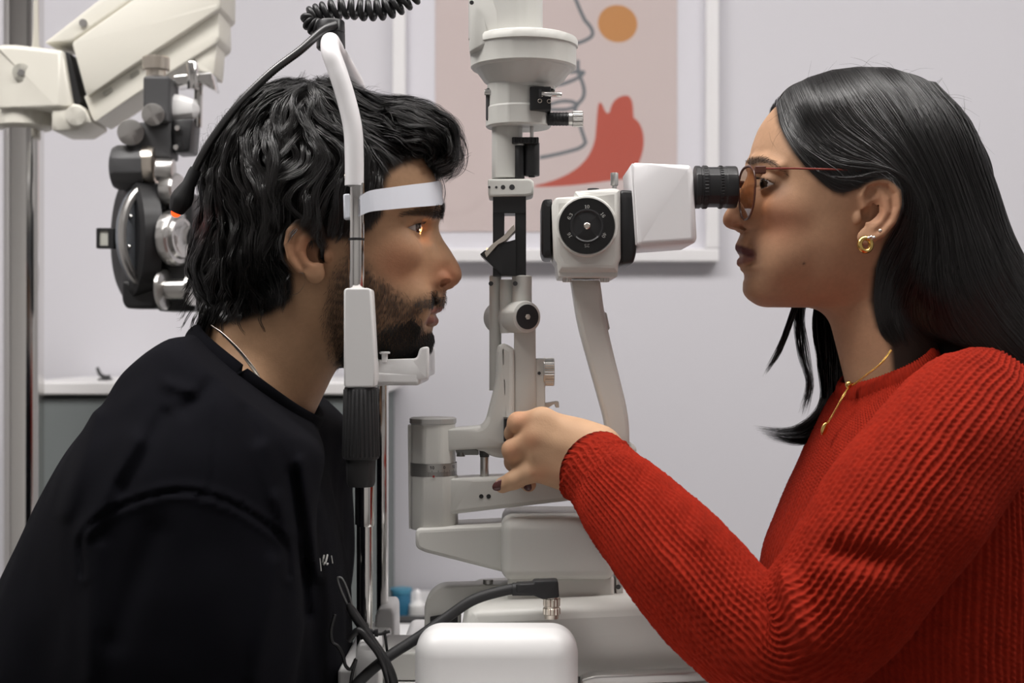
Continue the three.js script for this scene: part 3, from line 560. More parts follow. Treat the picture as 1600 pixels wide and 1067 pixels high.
// ---------------------------------------------------------------- head rest: two posts, arch, forehead band, chin rest
{
  const zn = .098, zf = -.150, xw = X(557, zn), o = thing('head_rest', 'white arched head rest with chrome posts, forehead band and chin cup', 'head rest', V(xw, TABLE_Y, -.02));
  // arch: near post up over the head to the far post
  const near = [[553.5, 290, zn], [553.5, 245, zn], [551, 200, zn], [541, 155, zn], [527, 110, zn], [517, 82, zn - .003], [516, 66, zn - .02]].map(q => P(...q));
  const far = [[553.5, 290, zn], [553.5, 245, zn], [551, 200, zn], [541, 155, zn], [527, 110, zn], [517, 82, zn - .003], [516, 66, zn - .02]].map(q => { const p = P(...q); return V(p.x, p.y, zf - (p.z - zn)); });
  const top = near[6].clone(), crown = [V(top.x - .002, top.y + .004, .045), V(top.x - .003, top.y + .006, -.025), V(top.x - .002, top.y + .004, -.10)];
  const arch = part('arch', tube(spline([...near, ...crown, ...far.reverse()], 140), .0083, { rad: 24 }), M.enamelWhite, o);
  part('set_screw', rod(P(542, 276, zn), P(538, 276, zn), .0022, .0006, 14), M.silver, arch);
  const xf = X(553.5, zn);
  for (const zz of [zn, zf]) {
    const x = X(557, zn), yb = Y(450, zn), post = part('post', [rod(V(x, Y(286, zn), zz), V(x, Y(455, zn), zz), .0068, .0004, 32)], M.chrome, o);
    part('height_mark', rod(V(x, Y(372, zn), zz), V(x, Y(376, zn), zz), .0070, 0, 32), M.blackPlastic, post);
  }
  // forehead band, from post to post round the brow
  const bp = []; const bc = [[-.131, .106], [-.122, .104], [-.104, .088], [-.088, .066], [-.0735, .040], [-.0665, .012], [-.066, -.02], [-.072, -.06], [-.088, -.10], [-.106, -.135], [-.122, -.152], [-.131, -.155]].map(([x, z]) => V(x, 0, z));
  const path = spline(bc, 90), pos = [], idx = [], N = path.length;
  path.forEach((p, i) => { const k = i / (N - 1), s = Math.min(1, k < .5 ? k / .45 : (1 - k) / .45);
    const yt = lerp(1.2757, 1.2991, s), yb = lerp(1.2585, 1.2768, s); const q = path[Math.min(i + 1, N - 1)].clone().sub(path[Math.max(i - 1, 0)]).normalize(), n = V(-q.z, 0, q.x).multiplyScalar(-1);
    const lean = .0013 * s;
    for (const [off, y, l] of [[0, yt, -lean], [.0012, yt, -lean], [.0012, yb, lean], [0, yb, lean]]) pos.push(p.x + n.x * off + l, y, p.z + n.z * off); });
  for (let i = 0; i < N - 1; i++) for (let j = 0; j < 4; j++) { const a = i * 4 + j, b = i * 4 + (j + 1) % 4; idx.push(a, a + 4, b, b, a + 4, b + 4); }
  const bg = new THREE.BufferGeometry(); bg.setAttribute('position', new THREE.Float32BufferAttribute(pos, 3)); bg.setIndex(idx); bg.computeVertexNormals();
  const band = part('forehead_band', crease(bg, .6), M.band, o, 'pale blue white forehead band');
  for (const zz of [zn + .004, zf + .016]) part('band_clip', slab([[536, 303, 3], [550, 302, 3], [550, 341, 6], [537, 343, 3]].map(([a, b, c]) => [a, b, c]), zz, .012, { bevel: .0015 }), M.band, band);
  // chin rest: near upright, far upright and the cup between
  const up = slab([[537, 450, 7], [580, 450, 7], [586, 560, 6], [586, 605, 6], [537, 606, 7]], zn + .014, .028, { bevel: .0016 });
  const fu = up.clone(); fu.translate(0, 0, zf - zn);
  const cr = part('chin_rest', [up, fu,
    slab([[578, 562, 3], [651, 560, 6], [656, 543, 6], [670, 541, 5], [669, 592, 4], [580, 605, 3]], .046, .010, { bevel: .002 }),
    slab([[578, 562, 3], [651, 560, 6], [656, 543, 6], [670, 541, 5], [669, 592, 4], [580, 605, 3]], -.088, .008, { bevel: .002 }),
    bx(X(578, 0), Y(600, 0), -.09, X(662, 0), Y(578, 0), .046, .004),
    bx(X(655, .04), Y(591, .04), -.092, X(667.5, .04), Y(543, .04), .042, .003),
    bx(X(566, zn), Y(602, zn), .02, X(583, zn), Y(560, zn), zn, .004), bx(X(566, zn), Y(602, zn), zf, X(583, zn), Y(560, zn), -.07, .004)], M.plasticWhite, o);
  for (const zz of [.044, -.086]) part('paper_pin', [rod(V(X(601, .044), Y(566, .044), zz), V(X(601, .044), Y(551, .044), zz), .0028, .0004, 16), rod(V(X(601, .044), Y(553, .044), zz), V(X(601, .044), Y(549, .044), zz), .0052, .0012, 20)], M.plasticWhite, cr);
  // ribbed black grip, sleeve and lower posts
  const ribs = []; for (let k = 0; k < 26; k++) { const a = k / 26 * Math.PI * 2, r = .0148; ribs.push(rod(V(X(564, zn) + Math.cos(a) * (r - .0008), Y(608, zn), zn + Math.sin(a) * (r - .0008)), V(X(564, zn) + Math.cos(a) * (r + .0006), Y(713, zn), zn + Math.sin(a) * (r + .0006)), .0013, .0006, 8)); }
  part('grip', [column(564, zn, [[0, 604], [25.5, 605], [26, 608], [28.5, 712], [28, 716], [26, 717], [23.5, 719], [22.5, 752], [20, 760], [0, 761]]), ...ribs], M.rubber, o);
  const lp = part('post', [column(572, zn, [[0, 758], [12.5, 758], [12.5, 818], [11.5, 822], [0, 822]]), column(573, zn, [[9.3, 820], [9.3, 1000], [0, 1000]])], M.chrome, o);
  part('rod_guard', [rod(V(X(559.5, zn), Y(760, zn), zn - .012), V(X(559.5, zn), Y(822, zn), zn - .012), .004, 0), rod(V(X(562, zn), Y(820, zn), zn - .012), V(X(562, zn), Y(1040, zn), zn - .012), .004, 0)], M.blackMetal, lp);
  part('post', [rod(V(xw, Y(602, zn), zf), V(xw, TABLE_Y + .02, zf), .0062, .0004, 32)], M.chrome, o);
  part('foot_block', [slab([[586, 962, 4], [592, 951, 4], [612, 950, 4], [616, 958, 4], [618, 1090, 2], [584, 1090, 2]], zf + .03, .07, { bevel: .003 })], M.plasticWhite, o);
  part('foot_block', [slab([[556, 1012, 4], [562, 1004, 4], [584, 1004, 4], [590, 1012, 4], [590, 1108, 2], [552, 1108, 2]], zn + .018, .05, { bevel: .003 })], M.plasticWhite, o);
  part('cross_beam', bx(xw - .02, TABLE_Y + .001, zf, xw + .012, TABLE_Y + .02, zn - .03, .003), M.plasticWhite, o);
}

// ---------------------------------------------------------------- cable tie and loose black cables at the post
{
  const zc = .115, o = thing('cable_tie', 'thin black cable tie knotted round the chrome post', 'cable tie', P(590, 988, zc));
  part('strap', tube(splineP([[556, 990, zc], [566, 983, zc], [578, 984, zc], [587, 990, zc], [597, 990, zc], [604, 986, zc]], 40), .0014, { rad: 8 }), M.rubber, o);
  part('buckle', slab([[584, 985], [590, 984], [591, 995], [585, 995]], zc + .003, .005, { bevel: .0006, round: 1 }), M.rubber, o);
  part('tail', [tube(splineP([[598, 989, zc], [609, 986.5, zc]], 8), .0013, { rad: 8 }), tube(splineP([[601, 988, zc], [604, 1010, zc], [606, 1030, zc - .004]], 12), .0012, { rad: 8 })], M.rubber, o);
}
{
  const zc = .128, o = thing('patch_cord', 'looped black cord falling in front of the dark sweatshirt beside the post', 'cord', P(600, 1066, zc));
  part('cord', [tube(splineP([[544, 943, zc], [549, 953, zc], [562, 973, zc], [580, 1000, zc], [600, 1030, zc], [614, 1064, zc], [618, 1110, zc]], 60), t => .0022 + .0020 * Math.min(1, t * 5), { rad: 12 }), tube(splineP([[545, 1000, zc + .004], [560, 985, zc + .006], [575, 1000, zc + .006], [594, 1026, zc + .004], [607, 1066, zc], [610, 1110, zc]], 50), .0030, { rad: 12 })], M.blackPlastic, o);
  part('loop', tube(splineP([[527.5, 905, zc], [530, 902, zc], [535, 905, zc], [541, 917, zc], [548, 938, zc], [551, 954, zc], [548, 954, zc], [540, 938, zc], [532, 920, zc]], 80, true), .0010, { rad: 10, closed: true }), std(.10, .10, .10, .25), o);
  part('lead', tube(splineP([[523, 960, zc], [517, 985, zc], [519, 1003, zc], [528, 1010, zc], [536, 1025, zc], [540, 1040, zc], [548, 1045, zc], [556, 1030, zc], [550, 1055, zc], [545, 1090, zc]], 70), .0015, { rad: 10 }), M.blackPlastic, o);
}

// ---------------------------------------------------------------- fixation lamp on its gooseneck, clamped to the arch
{
  const zc = .02, o = thing('fixation_lamp', 'black gooseneck target lamp with a coiled cord on top of the white arch', 'lamp', P(518, 55, zc));
  part('clamp', [column(517, zc, [[0, 32], [20, 32.5], [21.5, 35], [22, 51], [21, 52], [22, 53], [22.5, 75], [20, 78], [0, 78]], 40)], M.blackPlastic, o);
  const gp = [[524, 39, zc + .012], [505, 47, zc + .02], [470, 78, zc + .03], [424, 113, zc + .035], [375, 161, zc + .035], [338, 208, zc + .03], [315, 245, zc + .025], [303, 270, zc + .02]];
  const gc = splineP(gp, 420); part('gooseneck', tube(gc, (t, i) => .0037 + (i % 4 < 2 ? .00022 : -.00022), { rad: 16 }), std(.10, .10, .10, .32, .9), o);
  const t0 = P(306, 264, zc + .02), t1 = P(275, 331, zc + .012), dir = t1.clone().sub(t0), L = dir.length();
  part('tip', turned(t0, dir, [[0, 0], [.0052, 0], [.0058, L * .08], [.0060, L * .35], [.0098, L * .62], [.0102, L * .75], [.0072, L * .97], [.0060, L], [0, L]], 32), M.rubber, o);
  const led = M.lamp.clone(); led.color.setRGB(.4, .02, .01); led.emissive = new THREE.Color().setRGB(1, .06, .01); led.emissiveIntensity = 2.5;
  part('led_lamp', new THREE.SphereGeometry(.0046, 20, 14).translate(t1.x, t1.y - .0005, t1.z), led, o, 'small glowing red lamp at the tip');
  const pl = new THREE.PointLight(0xff2008, .0002, 1); pl.position.set(t1.x, t1.y - .0005, t1.z); scene.add(pl);
  const axis = splineP([[512, 44, zc - .01], [494, 40, zc - .012], [487, 28, zc - .012], [505, 20, zc - .012], [540, 13, zc - .012], [575, 16, zc - .012], [610, 12, zc - .012], [640, -4, zc - .012], [668, -30, zc - .012], [700, -70, zc - .012]], 900), coil = [];
  axis.forEach((p, i) => { if (i < 40) { coil.push(p); return; } const q = axis[Math.min(i + 1, axis.length - 1)].clone().sub(axis[i - 1]).normalize(), u = V(0, 0, 1), s = q.clone().cross(u).normalize(), a = (i - 40) / 900 * Math.PI * 2 * 23, r = .0078 * Math.min(1, (i - 40) / 30); coil.push(p.clone().addScaledVector(u, Math.cos(a) * r).addScaledVector(s, Math.sin(a) * r)); });
  part('coiled_cord', tube(coil, .0027, { rad: 10 }), M.blackPlastic, o);
}

// ---------------------------------------------------------------- things on the table behind the posts, far away
{
  const zb = -.80, y = .735;
  const r = thing('rear_counter', 'small white counter low behind the chrome posts', 'counter', V(X(650, zb), 0, zb));
  part('worktop', bx(X(606, zb), y - .02, -1.04, X(770, zb), y, -.66, .003), M.counterWhite, r); part('cabinet', bx(X(610, zb), 0, -1.03, X(764, zb), y - .02, -.68, .002), M.panelGrey, r);
  const t = thing('instrument_tray', 'dark shallow tray on the counter behind the posts', 'tray', V(X(640, zb), y, zb));
  part('base', bx(X(606, zb), y, zb - .04, X(690, zb), y + .004, zb + .04, .001), M.darkGrey, t); part('rim', bx(X(606, zb), y, zb + .037, X(690, zb), y + .011, zb + .040, .001), M.darkGrey, t);
  const b = thing('blue_tub', 'blue plastic tub standing on the dark tray', 'tub', V(X(625, zb), y + .004, zb));
  part('body', column(627, zb, [[0, 969], [13, 968], [15, 960], [16, 921], [14.5, 920], [14, 962], [0, 964]], 40), std(.03, .17, .30, .5), b);
  part('lid', column(627, zb, [[0, 918], [17, 919], [17, 925], [16, 926], [0, 926]], 40), std(.06, .24, .36, .4), b);
  const w = thing('white_bottle', 'small white bottle beside the blue tub', 'bottle', V(X(652, zb), y + .004, zb + .008));
  part('body', column(652, zb + .008, [[0, 971], [13, 970], [14, 965], [13, 945], [7, 938], [5, 936], [0, 936]], 32), M.plasticWhite, w);
  part('cap', column(652, zb + .008, [[0, 937], [6, 937], [5.5, 925], [3, 921], [0, 921]], 24), M.enamelWhite, w);
}
// ---------------------------------------------------------------- chrome stand with its swing arm, and the phoropter under it (behind the patient, left)
{
  const z = -.52, o = thing('instrument_stand', 'tall chrome post with a cream swing arm behind the patient', 'stand', V(X(37, z), 0, z));
  part('post', [rod(V(X(36.5, z), 0, z), V(X(36.5, z), 2.3, z), 31 * pz(z), 0, 48)], M.chrome, o);
  part('base_plate', rod(V(X(36.5, z), 0, z), V(X(36.5, z), .03, z), .16, .008, 48), M.cream, o);
  const cl = part('clamp', [slab([[-6, 72, 4], [2, 69, 4], [22, 69, 3], [92, 77, 6], [97, 79, 3], [112, 166, 6], [88, 170, 4], [-6, 168, 4]], z + .045, .10, { bevel: .006 }),
    column(38, z, [[0, 166], [44, 166], [45, 170], [44, 198], [40, 202], [0, 202]], 48)], M.cream, o);
  part('recess', rod(P(34, 113, z + .0448), P(34, 113, z + .0462), .0115, .0004, 32), std(.42, .41, .36, .6), cl);
  part('bolt', rod(P(33, 113, z + .045), P(33, 113, z + .0475), .005, .0008, 6), M.brushed, cl);
  part('pivot', [slab([[80, 168, 3], [105, 160, 8], [128, 164, 8], [141, 190, 6], [118, 204, 4], [80, 204, 4]], z + .04, .085, { bevel: .004 }), rod(P(118, 181, z + .04), P(118, 181, z + .05), .013, .002, 32)], M.cream, cl);
  part('gap_block', slab([[97, 80], [108, 82], [128, 160], [112, 166]], z + .032, .07, { bevel: .001 }), M.blackPlastic, cl);
  const arm = part('arm', [slab([[68, 66, 3], [111, 66, 4], [345, -98, 4], [345, -150, 4]], z + .035, .085, { bevel: .004 }), slab([[111, 66, 5], [345, -98, 4], [345, 12, 6], [134, 150, 5]], z + .048, .10, { bevel: .005 }),
    slab([[130, 150, 3], [342, 14, 4], [343, 64, 8], [146, 190, 5]], z + .036, .08, { bevel: .004 })], M.cream, o);
  part('arm_bolt', rod(P(130, 36, z + .036), P(130, 36, z + .0395), .0055, .0015, 24), M.chrome, arm);
  for (const [px, py] of [[168, 143], [210, 116]]) part('arm_slot', slab([[px - 8, py + 1, 4], [px + 6, py - 8, 4], [px + 8, py - 2, 4], [px - 6, py + 7, 4]], z + .0368, .003, { bevel: .0003 }), std(.3, .29, .25, .6), arm);
  part('arm_end', slab([[300, 88, 4], [338, 66, 4], [334, 118, 4], [310, 112, 4]], z + .03, .06, { bevel: .003 }), M.cream, arm);
}
{
  const z = -.42, o = thing('phoropter', 'black refraction head with silver dials hanging from the cream arm', 'phoropter', P(245, 80, z));
  part('neck_block', [block(223, 118, 265, 192, z + .03, .05, .004), slab([[195, 192, 4], [266, 188, 3], [266, 246, 4], [196, 246, 4]], z + .024, .045, { bevel: .003 })], M.darkGrey, o);
  part('top_knob', [knurled(P(244, 89, z), P(244, 111, z), .0165, 40, .04, .0015), rod(P(244, 110, z), P(244, 120, z), .012)], M.silver, o);
  part('disc_knob', [rod(P(239, 179, z + .028), P(239, 179, z + .046), .0135, .0014, 40)], M.steel, o, 'upper silver disc knob');
  part('disc_knob', [rod(P(204, 207, z + .02), P(204, 207, z + .04), .0158, .0014, 40)], M.steel, o, 'lower left silver disc knob');
  const sb = part('side_bracket', slab([[268, 187, 3], [300, 185, 3], [296, 236, 5], [270, 238, 3]], z + .02, .05, { bevel: .003 }), M.blackPlastic, o);
  for (const [px, py] of [[277, 200], [275, 230]]) part('screw', rod(P(px, py, z + .02), P(px, py, z + .025), .0035, .0008, 16), M.chrome, sb);
  part('hanger_rod', [rod(P(311, 118, z - .01), P(309, 200, z - .01), .0052, .001, 24), slab([[270, 118, 4], [330, 112, 4], [336, 142, 4], [326, 136, 4], [312, 128, 4], [272, 136, 4]], z + .005, .03, { bevel: .002 }), rod(P(300, 97, z + .005), P(302, 140, z + .005), .007, .001)], M.chrome, o);
  part('level_cap', turned(P(268, 170, z + .0), V(1, -.02, 0), [[0, 0], [.018, 0], [.0175, .012], [.012, .028], [.004, .034], [0, .0345]], 40), M.plasticWhite, o);
  const dr = part('side_drum', turned(P(229, 262, z + .01), V(-1, 0, 0), [[0, 0], [.0265, 0], [.0275, .004], [.0275, .034], [.025, .039], [.02, .041], [0, .041]], 48), M.darkGrey, o);
  part('drum_plate', turned(P(229, 258, z + .01), V(1, 0, .1), [[.0255, 0], [.0255, .008], [.0235, .014], [0, .016]], 40), M.silver, dr);
  part('drum_knob', [rod(P(245, 265, z + .026), P(272, 266, z + .026), .0138, .0015, 32)], M.steel, dr);
  // main housing: two black lobes side by side, thick plates seen nearly edge on
  const tilt = new THREE.Euler(0, -.96, 0);
  const lobe = (px, py, rx, ry, zz, th) => { const g = turned(V(0, 0, 0), V(0, 0, 1), [[0, -th / 2], [.9, -th / 2], [1, -th / 2 + .004], [1, th / 2 - .004], [.9, th / 2], [0, th / 2]], 64); g.scale(rx, ry, 1); g.applyMatrix4(new THREE.Matrix4().makeRotationFromEuler(tilt)); const p = P(px, py, zz); g.translate(p.x, p.y, p.z); return crease(g, .5); };
  const hs = part('lens_housing', [lobe(214, 372, .058, .076, z, .030), slab([[190, 438, 6], [244, 440, 4], [244, 482, 6], [196, 482, 8], [190, 470, 6]], z + .02, .05, { bevel: .004 })], M.blackPlastic, o, 'left black lens housing');
  const fr = V(Math.sin(-.96), 0, Math.cos(-.96)), side = V(Math.cos(-.96), 0, -Math.sin(-.96)), lc = P(224, 370, z + .014);
  const flip = fr.clone().multiplyScalar(1);
  const el = (r0, r1, t0, t1) => { const g = turned(V(0, 0, 0), V(0, 0, 1), [[r0, t0], [r1, t0], [r1, t1], [r1 - .003, t1 + .002], [r0, t1 + .002]], 56); g.scale(.68, 1, 1); g.applyMatrix4(new THREE.Matrix4().makeRotationFromEuler(new THREE.Euler(0, .95, 0))); g.translate(lc.x, lc.y, lc.z); return g; };
  const wl = part('lens_wheel', [el(.001, .062, 0, .008)], std(.30, .32, .35, .18, .6), hs, 'silver glassy lens wheel');
  part('lens_rim', [el(.054, .064, .006, .011)], M.steel, wl);
  const bolts = []; for (let k = 0; k < 8; k++) { const a = k / 8 * 6.283 + .3, p = V(Math.cos(a) * .048 * .68, Math.sin(a) * .048, .012).applyEuler(new THREE.Euler(0, .95, 0)).add(lc); bolts.push(new THREE.SphereGeometry(.0026, 12, 8).translate(p.x, p.y, p.z)); }
  for (const b of bolts) part('bolt', b, M.chrome, wl);
  part('sight_hole', [el(.001, .012, .010, .012)], M.blackPlastic, wl);
  part('tab', [slab([[150, 356, 2], [178, 356, 2], [178, 388, 2], [150, 388, 2]], z + .016, .012, { bevel: .001, holes: [[[155, 360], [169, 360], [169, 384], [155, 384]]] })], M.blackPlastic, hs);
  part('tab_window', block(155, 360, 169, 384, z + .014, .006, .0005), std(.5, .5, .45, .5), hs);
  const h2 = part('second_housing', [slab([[240, 296, 8], [272, 290, 6], [300, 300, 8], [303, 486, 6], [247, 486, 4], [240, 470, 6]], z + .012, .07, { bevel: .006 }), slab([[232, 284, 4], [262, 288, 4], [258, 330, 4], [240, 332, 4]], z + .022, .03, { bevel: .002 })], M.blackPlastic, o, 'right black lens housing');
  part('dial', turned(P(266, 372, z + .02), V(1, 0, .35), [[0, 0], [.033, 0], [.034, .003], [.034, .012], [.031, .014], [.026, .014], [.024, .018], [.020, .018], [.012, .013], [0, .012]], 56), M.steel, h2, 'large silver dial');
  part('dial', turned(P(254, 452, z + .02), V(1, 0, .2), [[0, 0], [.025, 0], [.025, .004], [.022, .006], [.0125, .007], [.0125, .032], [.0115, .034], [.0125, .035], [.020, .036], [.020, .041], [0, .042]], 48), M.steel, h2, 'lower silver knob on a flange');
  part('upper_dial', turned(P(262, 300, z + .015), V(1, .1, .4), [[0, 0], [.020, 0], [.021, .004], [.021, .016], [.018, .018], [0, .018]], 40), M.steel, h2);
}
// ---------------------------------------------------------------- people: shared sculpting
const U = .0006;                                             // one photograph pixel in the plane z = 0, metres
const px0 = p => [800 + p[0] / U, 533.5 + (EYE - p[1]) / U, p[2] / U];           // world -> pixel units of the plane z = 0
const H = (px, py, mm = 0, r = 0) => { const k = pz(mm / 1000) / U; return [800 + (px - 800) * k, 533.5 + (py - 533.5) * k, mm / 1000 / U, r]; };
const W0 = q => V((q[0] - 800) * U, EYE - (q[1] - 533.5) * U, q[2] * U);
const im2 = q => { const k = U / pz(q[2] * U); return [800 + (q[0] - 800) * k, 533.5 + (q[1] - 533.5) * k]; };      // pixel units -> where the photograph shows it
function polyDist(x, y, pts) {                              // signed distance to a polygon, negative inside
  let d = 1e9, inside = false;
  for (let i = 0, j = pts.length - 1; i < pts.length; j = i++) {
    const ex = pts[j][0] - pts[i][0], ey = pts[j][1] - pts[i][1], wx = x - pts[i][0], wy = y - pts[i][1];
    const t = clamp((wx * ex + wy * ey) / (ex * ex + ey * ey), 0, 1), qx = wx - ex * t, qy = wy - ey * t; d = Math.min(d, qx * qx + qy * qy);
    if ((pts[i][1] > y) !== (pts[j][1] > y) && x < ex * (y - pts[i][1]) / ey + pts[i][0]) inside = !inside;
  }
  return inside ? -Math.sqrt(d) : Math.sqrt(d);
}
// a head with its neck: field in pixel units of the plane z = 0. s = +1 faces right, -1 faces left
function headField(c) {
  const s = c.s, rows = table(c.rows), y0 = c.rows[0][0], y1 = c.rows[c.rows.length - 1][0], prof = table(c.profile), pa = c.profile[0][0], pb = c.profile[c.profile.length - 1][0];
  const mz = q => [q[0], q[1], Math.abs(q[2])];
  function face(x, y, az) {
    const xf = rows(y, 0), xb = rows(y, 1), W = rows(y, 2) / .6, xw = rows(y, 3), a = x - xw, fr = s * a > 0;
    const t = Math.abs(fr ? a / (xf - xw) : a / (xb - xw)), e = fr ? 2.25 : 2.2, g = Math.pow(Math.pow(t, e) + Math.pow(az / W, e), 1 / e);
    const L = Math.hypot(a, az) || 1, r = L / Math.max(g, 1e-3);
    return smax((g - 1) * r * .9, Math.max(y - y1, y0 - y), 14);
  }
  function base(q) {
    const x = q[0], y = q[1], az = Math.abs(q[2]), m = [x, y, az];
    let d = smin(sdEll(m, c.skull[0], c.skull[1]), face(x, y, az), 24);
    for (const [e, r, k] of c.bulges) d = smin(d, sdEll(m, e, r), k);
    for (const [e, r, k] of c.hollows) d = smax(d, -sdEll(m, e, r), k);
    d = smin(d, sdChain(m, c.brow, 4), 14);
    if (c.noseBack) d = smin(d, sdChain(m, c.noseBack, 8), 30);
    d = smin(d, sdChain(m, c.nose, 6), c.noseK ?? 9);
    for (const [e, r, k] of c.alae) d = smin(d, sdEll(m, e, r), k);
    for (const [e, r, k] of c.lips) d = typeof e[0] === 'number' ? smin(d, sdEll(m, e, r), k) : smin(d, sdChain(m, e, 2), k);
    return d;
  }
  // bring the midline exactly onto the profile
  const N = pb - pa, D = new Float32Array(N + 1);
  for (let i = 0; i <= N; i++) {
    const y = pa + i, xt = prof(y); let x = xt + s * 40, f = base([x, y, 0]), n = 0;
    while (f > .05 && n++ < 3000) { x -= s * Math.max(.2, Math.min(f * .8, 3)); f = base([x, y, 0]); }
    D[i] = clamp(xt - x, -30, 30);
  }
  const D0 = D.slice(); for (let i = 0; i <= N; i++) D[i] = Array.from(D0.slice(Math.max(0, i - 4), i + 5)).sort((a, b) => a - b)[4] ?? D0[i];
  const eye = c.eye, er = 13.0 / .6;
  return q => {
    const x = q[0], y = q[1], az = Math.abs(q[2]);
    let sh = 0;
    const i = y - pa;
    if (i > -20 && i < N + 20) {
      const k = clamp(i, 0, N - .001), a = Math.floor(k), dd = D[a] + (D[a + 1] - D[a]) * (k - a), fade = Math.min(sstep(-20, 0, i), 1 - sstep(N, N + 20, i));
      const xt = prof(clamp(y, pa, pb)); sh = dd * fade * Math.exp(-(az * az) / 1500) * (1 - sstep(0, 80, s * (xt - x)));
    }
    let d = base([x - sh, y, az]);
    // eyelids over the eyeball, with an almond opening
    const ex = s * (x - eye[0]), ey = y - eye[1], ez = az - eye[2], R = Math.hypot(ex, ey, ez);
    if (R < 60) {
      const phi = Math.atan2(ez, Math.max(ex, -6)), half = (phi > 0 ? phi / (c.lidOut ?? 1.3) : phi / -.95), h = (ey < c.lidMid ? c.lidUp : c.lidLow) * Math.max(0, 1 - half * half);
      let lid = R - er; d = smin(d, lid, 5);
      const op = h - Math.abs(ey - c.lidMid - half * half * 1.5); if (ex > -8 && Math.abs(half) < 1 && R < er + 12) d = smax(d, Math.min(op * .8, 6 + 0 * R), 1.6);
    }
    for (const [e, r, k] of c.nostrils) d = smax(d, -sdEll([x - sh, y, az], e, r), k);
    d = smax(d, -sdChain([x - sh, y, az], c.mouth), 3);
    d = smin(d, c.neck([x, y, az]), c.neckK ?? 26);
    // ear
    const E = c.ear, ez0 = E.z0 + (s * (E.c[0] - x)) * E.flare;
    if (Math.abs(x - E.c[0]) < 60 && Math.abs(y - E.c[1]) < 90 && az > E.z0 - 40) {
      const m = [x, y, az - ez0], fl = e => [e[0], e[1], e[2] ?? 0, e[3]];
      let e = smax(polyDist(x, y, E.plate), Math.abs(m[2]) - 3.2, 3);
      e = smin(e, sdChain(m, E.helix), 4); e = smin(e, sdChain(m, E.anti), 6); e = smin(e, sdEll(m, E.lobe[0], E.lobe[1]), 5);
      for (const [o, r, k] of E.cuts) e = smax(e, -sdEll(m, o, r), k);
      d = smin(d, e, 5);
      e = sdEll(m, E.tragus[0], E.tragus[1]);
      for (const [o, r, k] of E.canal) d = smax(d, -sdEll(m, o, r), k);
      d = smin(d, e, 5);
    }
    return d;
  };
}
// an eyeball looking along dir (+1 / -1): white, iris and pupil as one coloured solid
function eyeball(c, r, dir, iris, turn = [0, 0]) {
  const g = new THREE.SphereGeometry(r, 72, 54); g.rotateZ(-dir * Math.PI / 2);
  const p = g.attributes.position, col = new Float32Array(p.count * 3), ax = V(dir, turn[1], turn[0]).normalize();
  for (let i = 0; i < p.count; i++) {
    const v = V(p.getX(i), p.getY(i), p.getZ(i)), a = v.angleTo(ax), bulge = a < .55 ? (1 - (a / .55) ** 2) * r * .07 : 0; v.setLength(r + bulge); p.setXYZ(i, v.x, v.y, v.z);
    const f = a < .17 ? [.004, .004, .004] : a < .47 ? iris.map(x => x * (.7 + .6 * NT[(i * 7) & 4095] ** 2)) : a < .53 ? [.05, .035, .03] : [.50, .44, .41]; col.set(f, i * 3);
  }
  g.computeVertexNormals(); g.setAttribute('color', new THREE.BufferAttribute(col, 3)); g.translate(c.x, c.y, c.z); return g;
}
const eyeMat = new THREE.MeshPhysicalMaterial({ vertexColors: true, roughness: .12, clearcoat: 1, clearcoatRoughness: .04 });
const pores = grain(256, (u, v) => .5 + .28 * noise(u * 64, v * 64, 3) + .22 * noise(u * 128, v * 128, 9)); pores.repeat.set(14, 14);
const skinMat = new THREE.MeshPhysicalMaterial({ vertexColors: true, roughness: .52, bumpMap: pores, bumpScale: .00008, specularIntensity: .32, sheen: .06, sheenRoughness: .5 });
skinMat.sheenColor.setRGB(.5, .32, .24);

// walk a strand over a hair volume: f in pixel units, flow(q) -> direction
function grad(f, q, e = 1.5) { return V(f([q[0] + e, q[1], q[2]]) - f([q[0] - e, q[1], q[2]]), f([q[0], q[1] + e, q[2]]) - f([q[0], q[1] - e, q[2]]), f([q[0], q[1], q[2] + e]) - f([q[0], q[1], q[2] - e])).normalize(); }
function walk(f, q, flow, n, step, lift, stop) {
  const out = []; q = q.slice();
  for (let i = 0; i < n; i++) {
    const u = i / (n - 1), want = lift(u), g = grad(f, q), d0 = f(q) - want;
    q = [q[0] - g.x * d0, q[1] - g.y * d0, q[2] - g.z * d0]; if (stop && stop(q)) break; out.push(q);
    const d = flow(q, u); d.addScaledVector(g, -d.dot(g) * .9); if (d.lengthSq() < 1e-6) break; d.setLength(step); q = [q[0] + d.x, q[1] + d.y, q[2] + d.z];
  }
  return out;
}
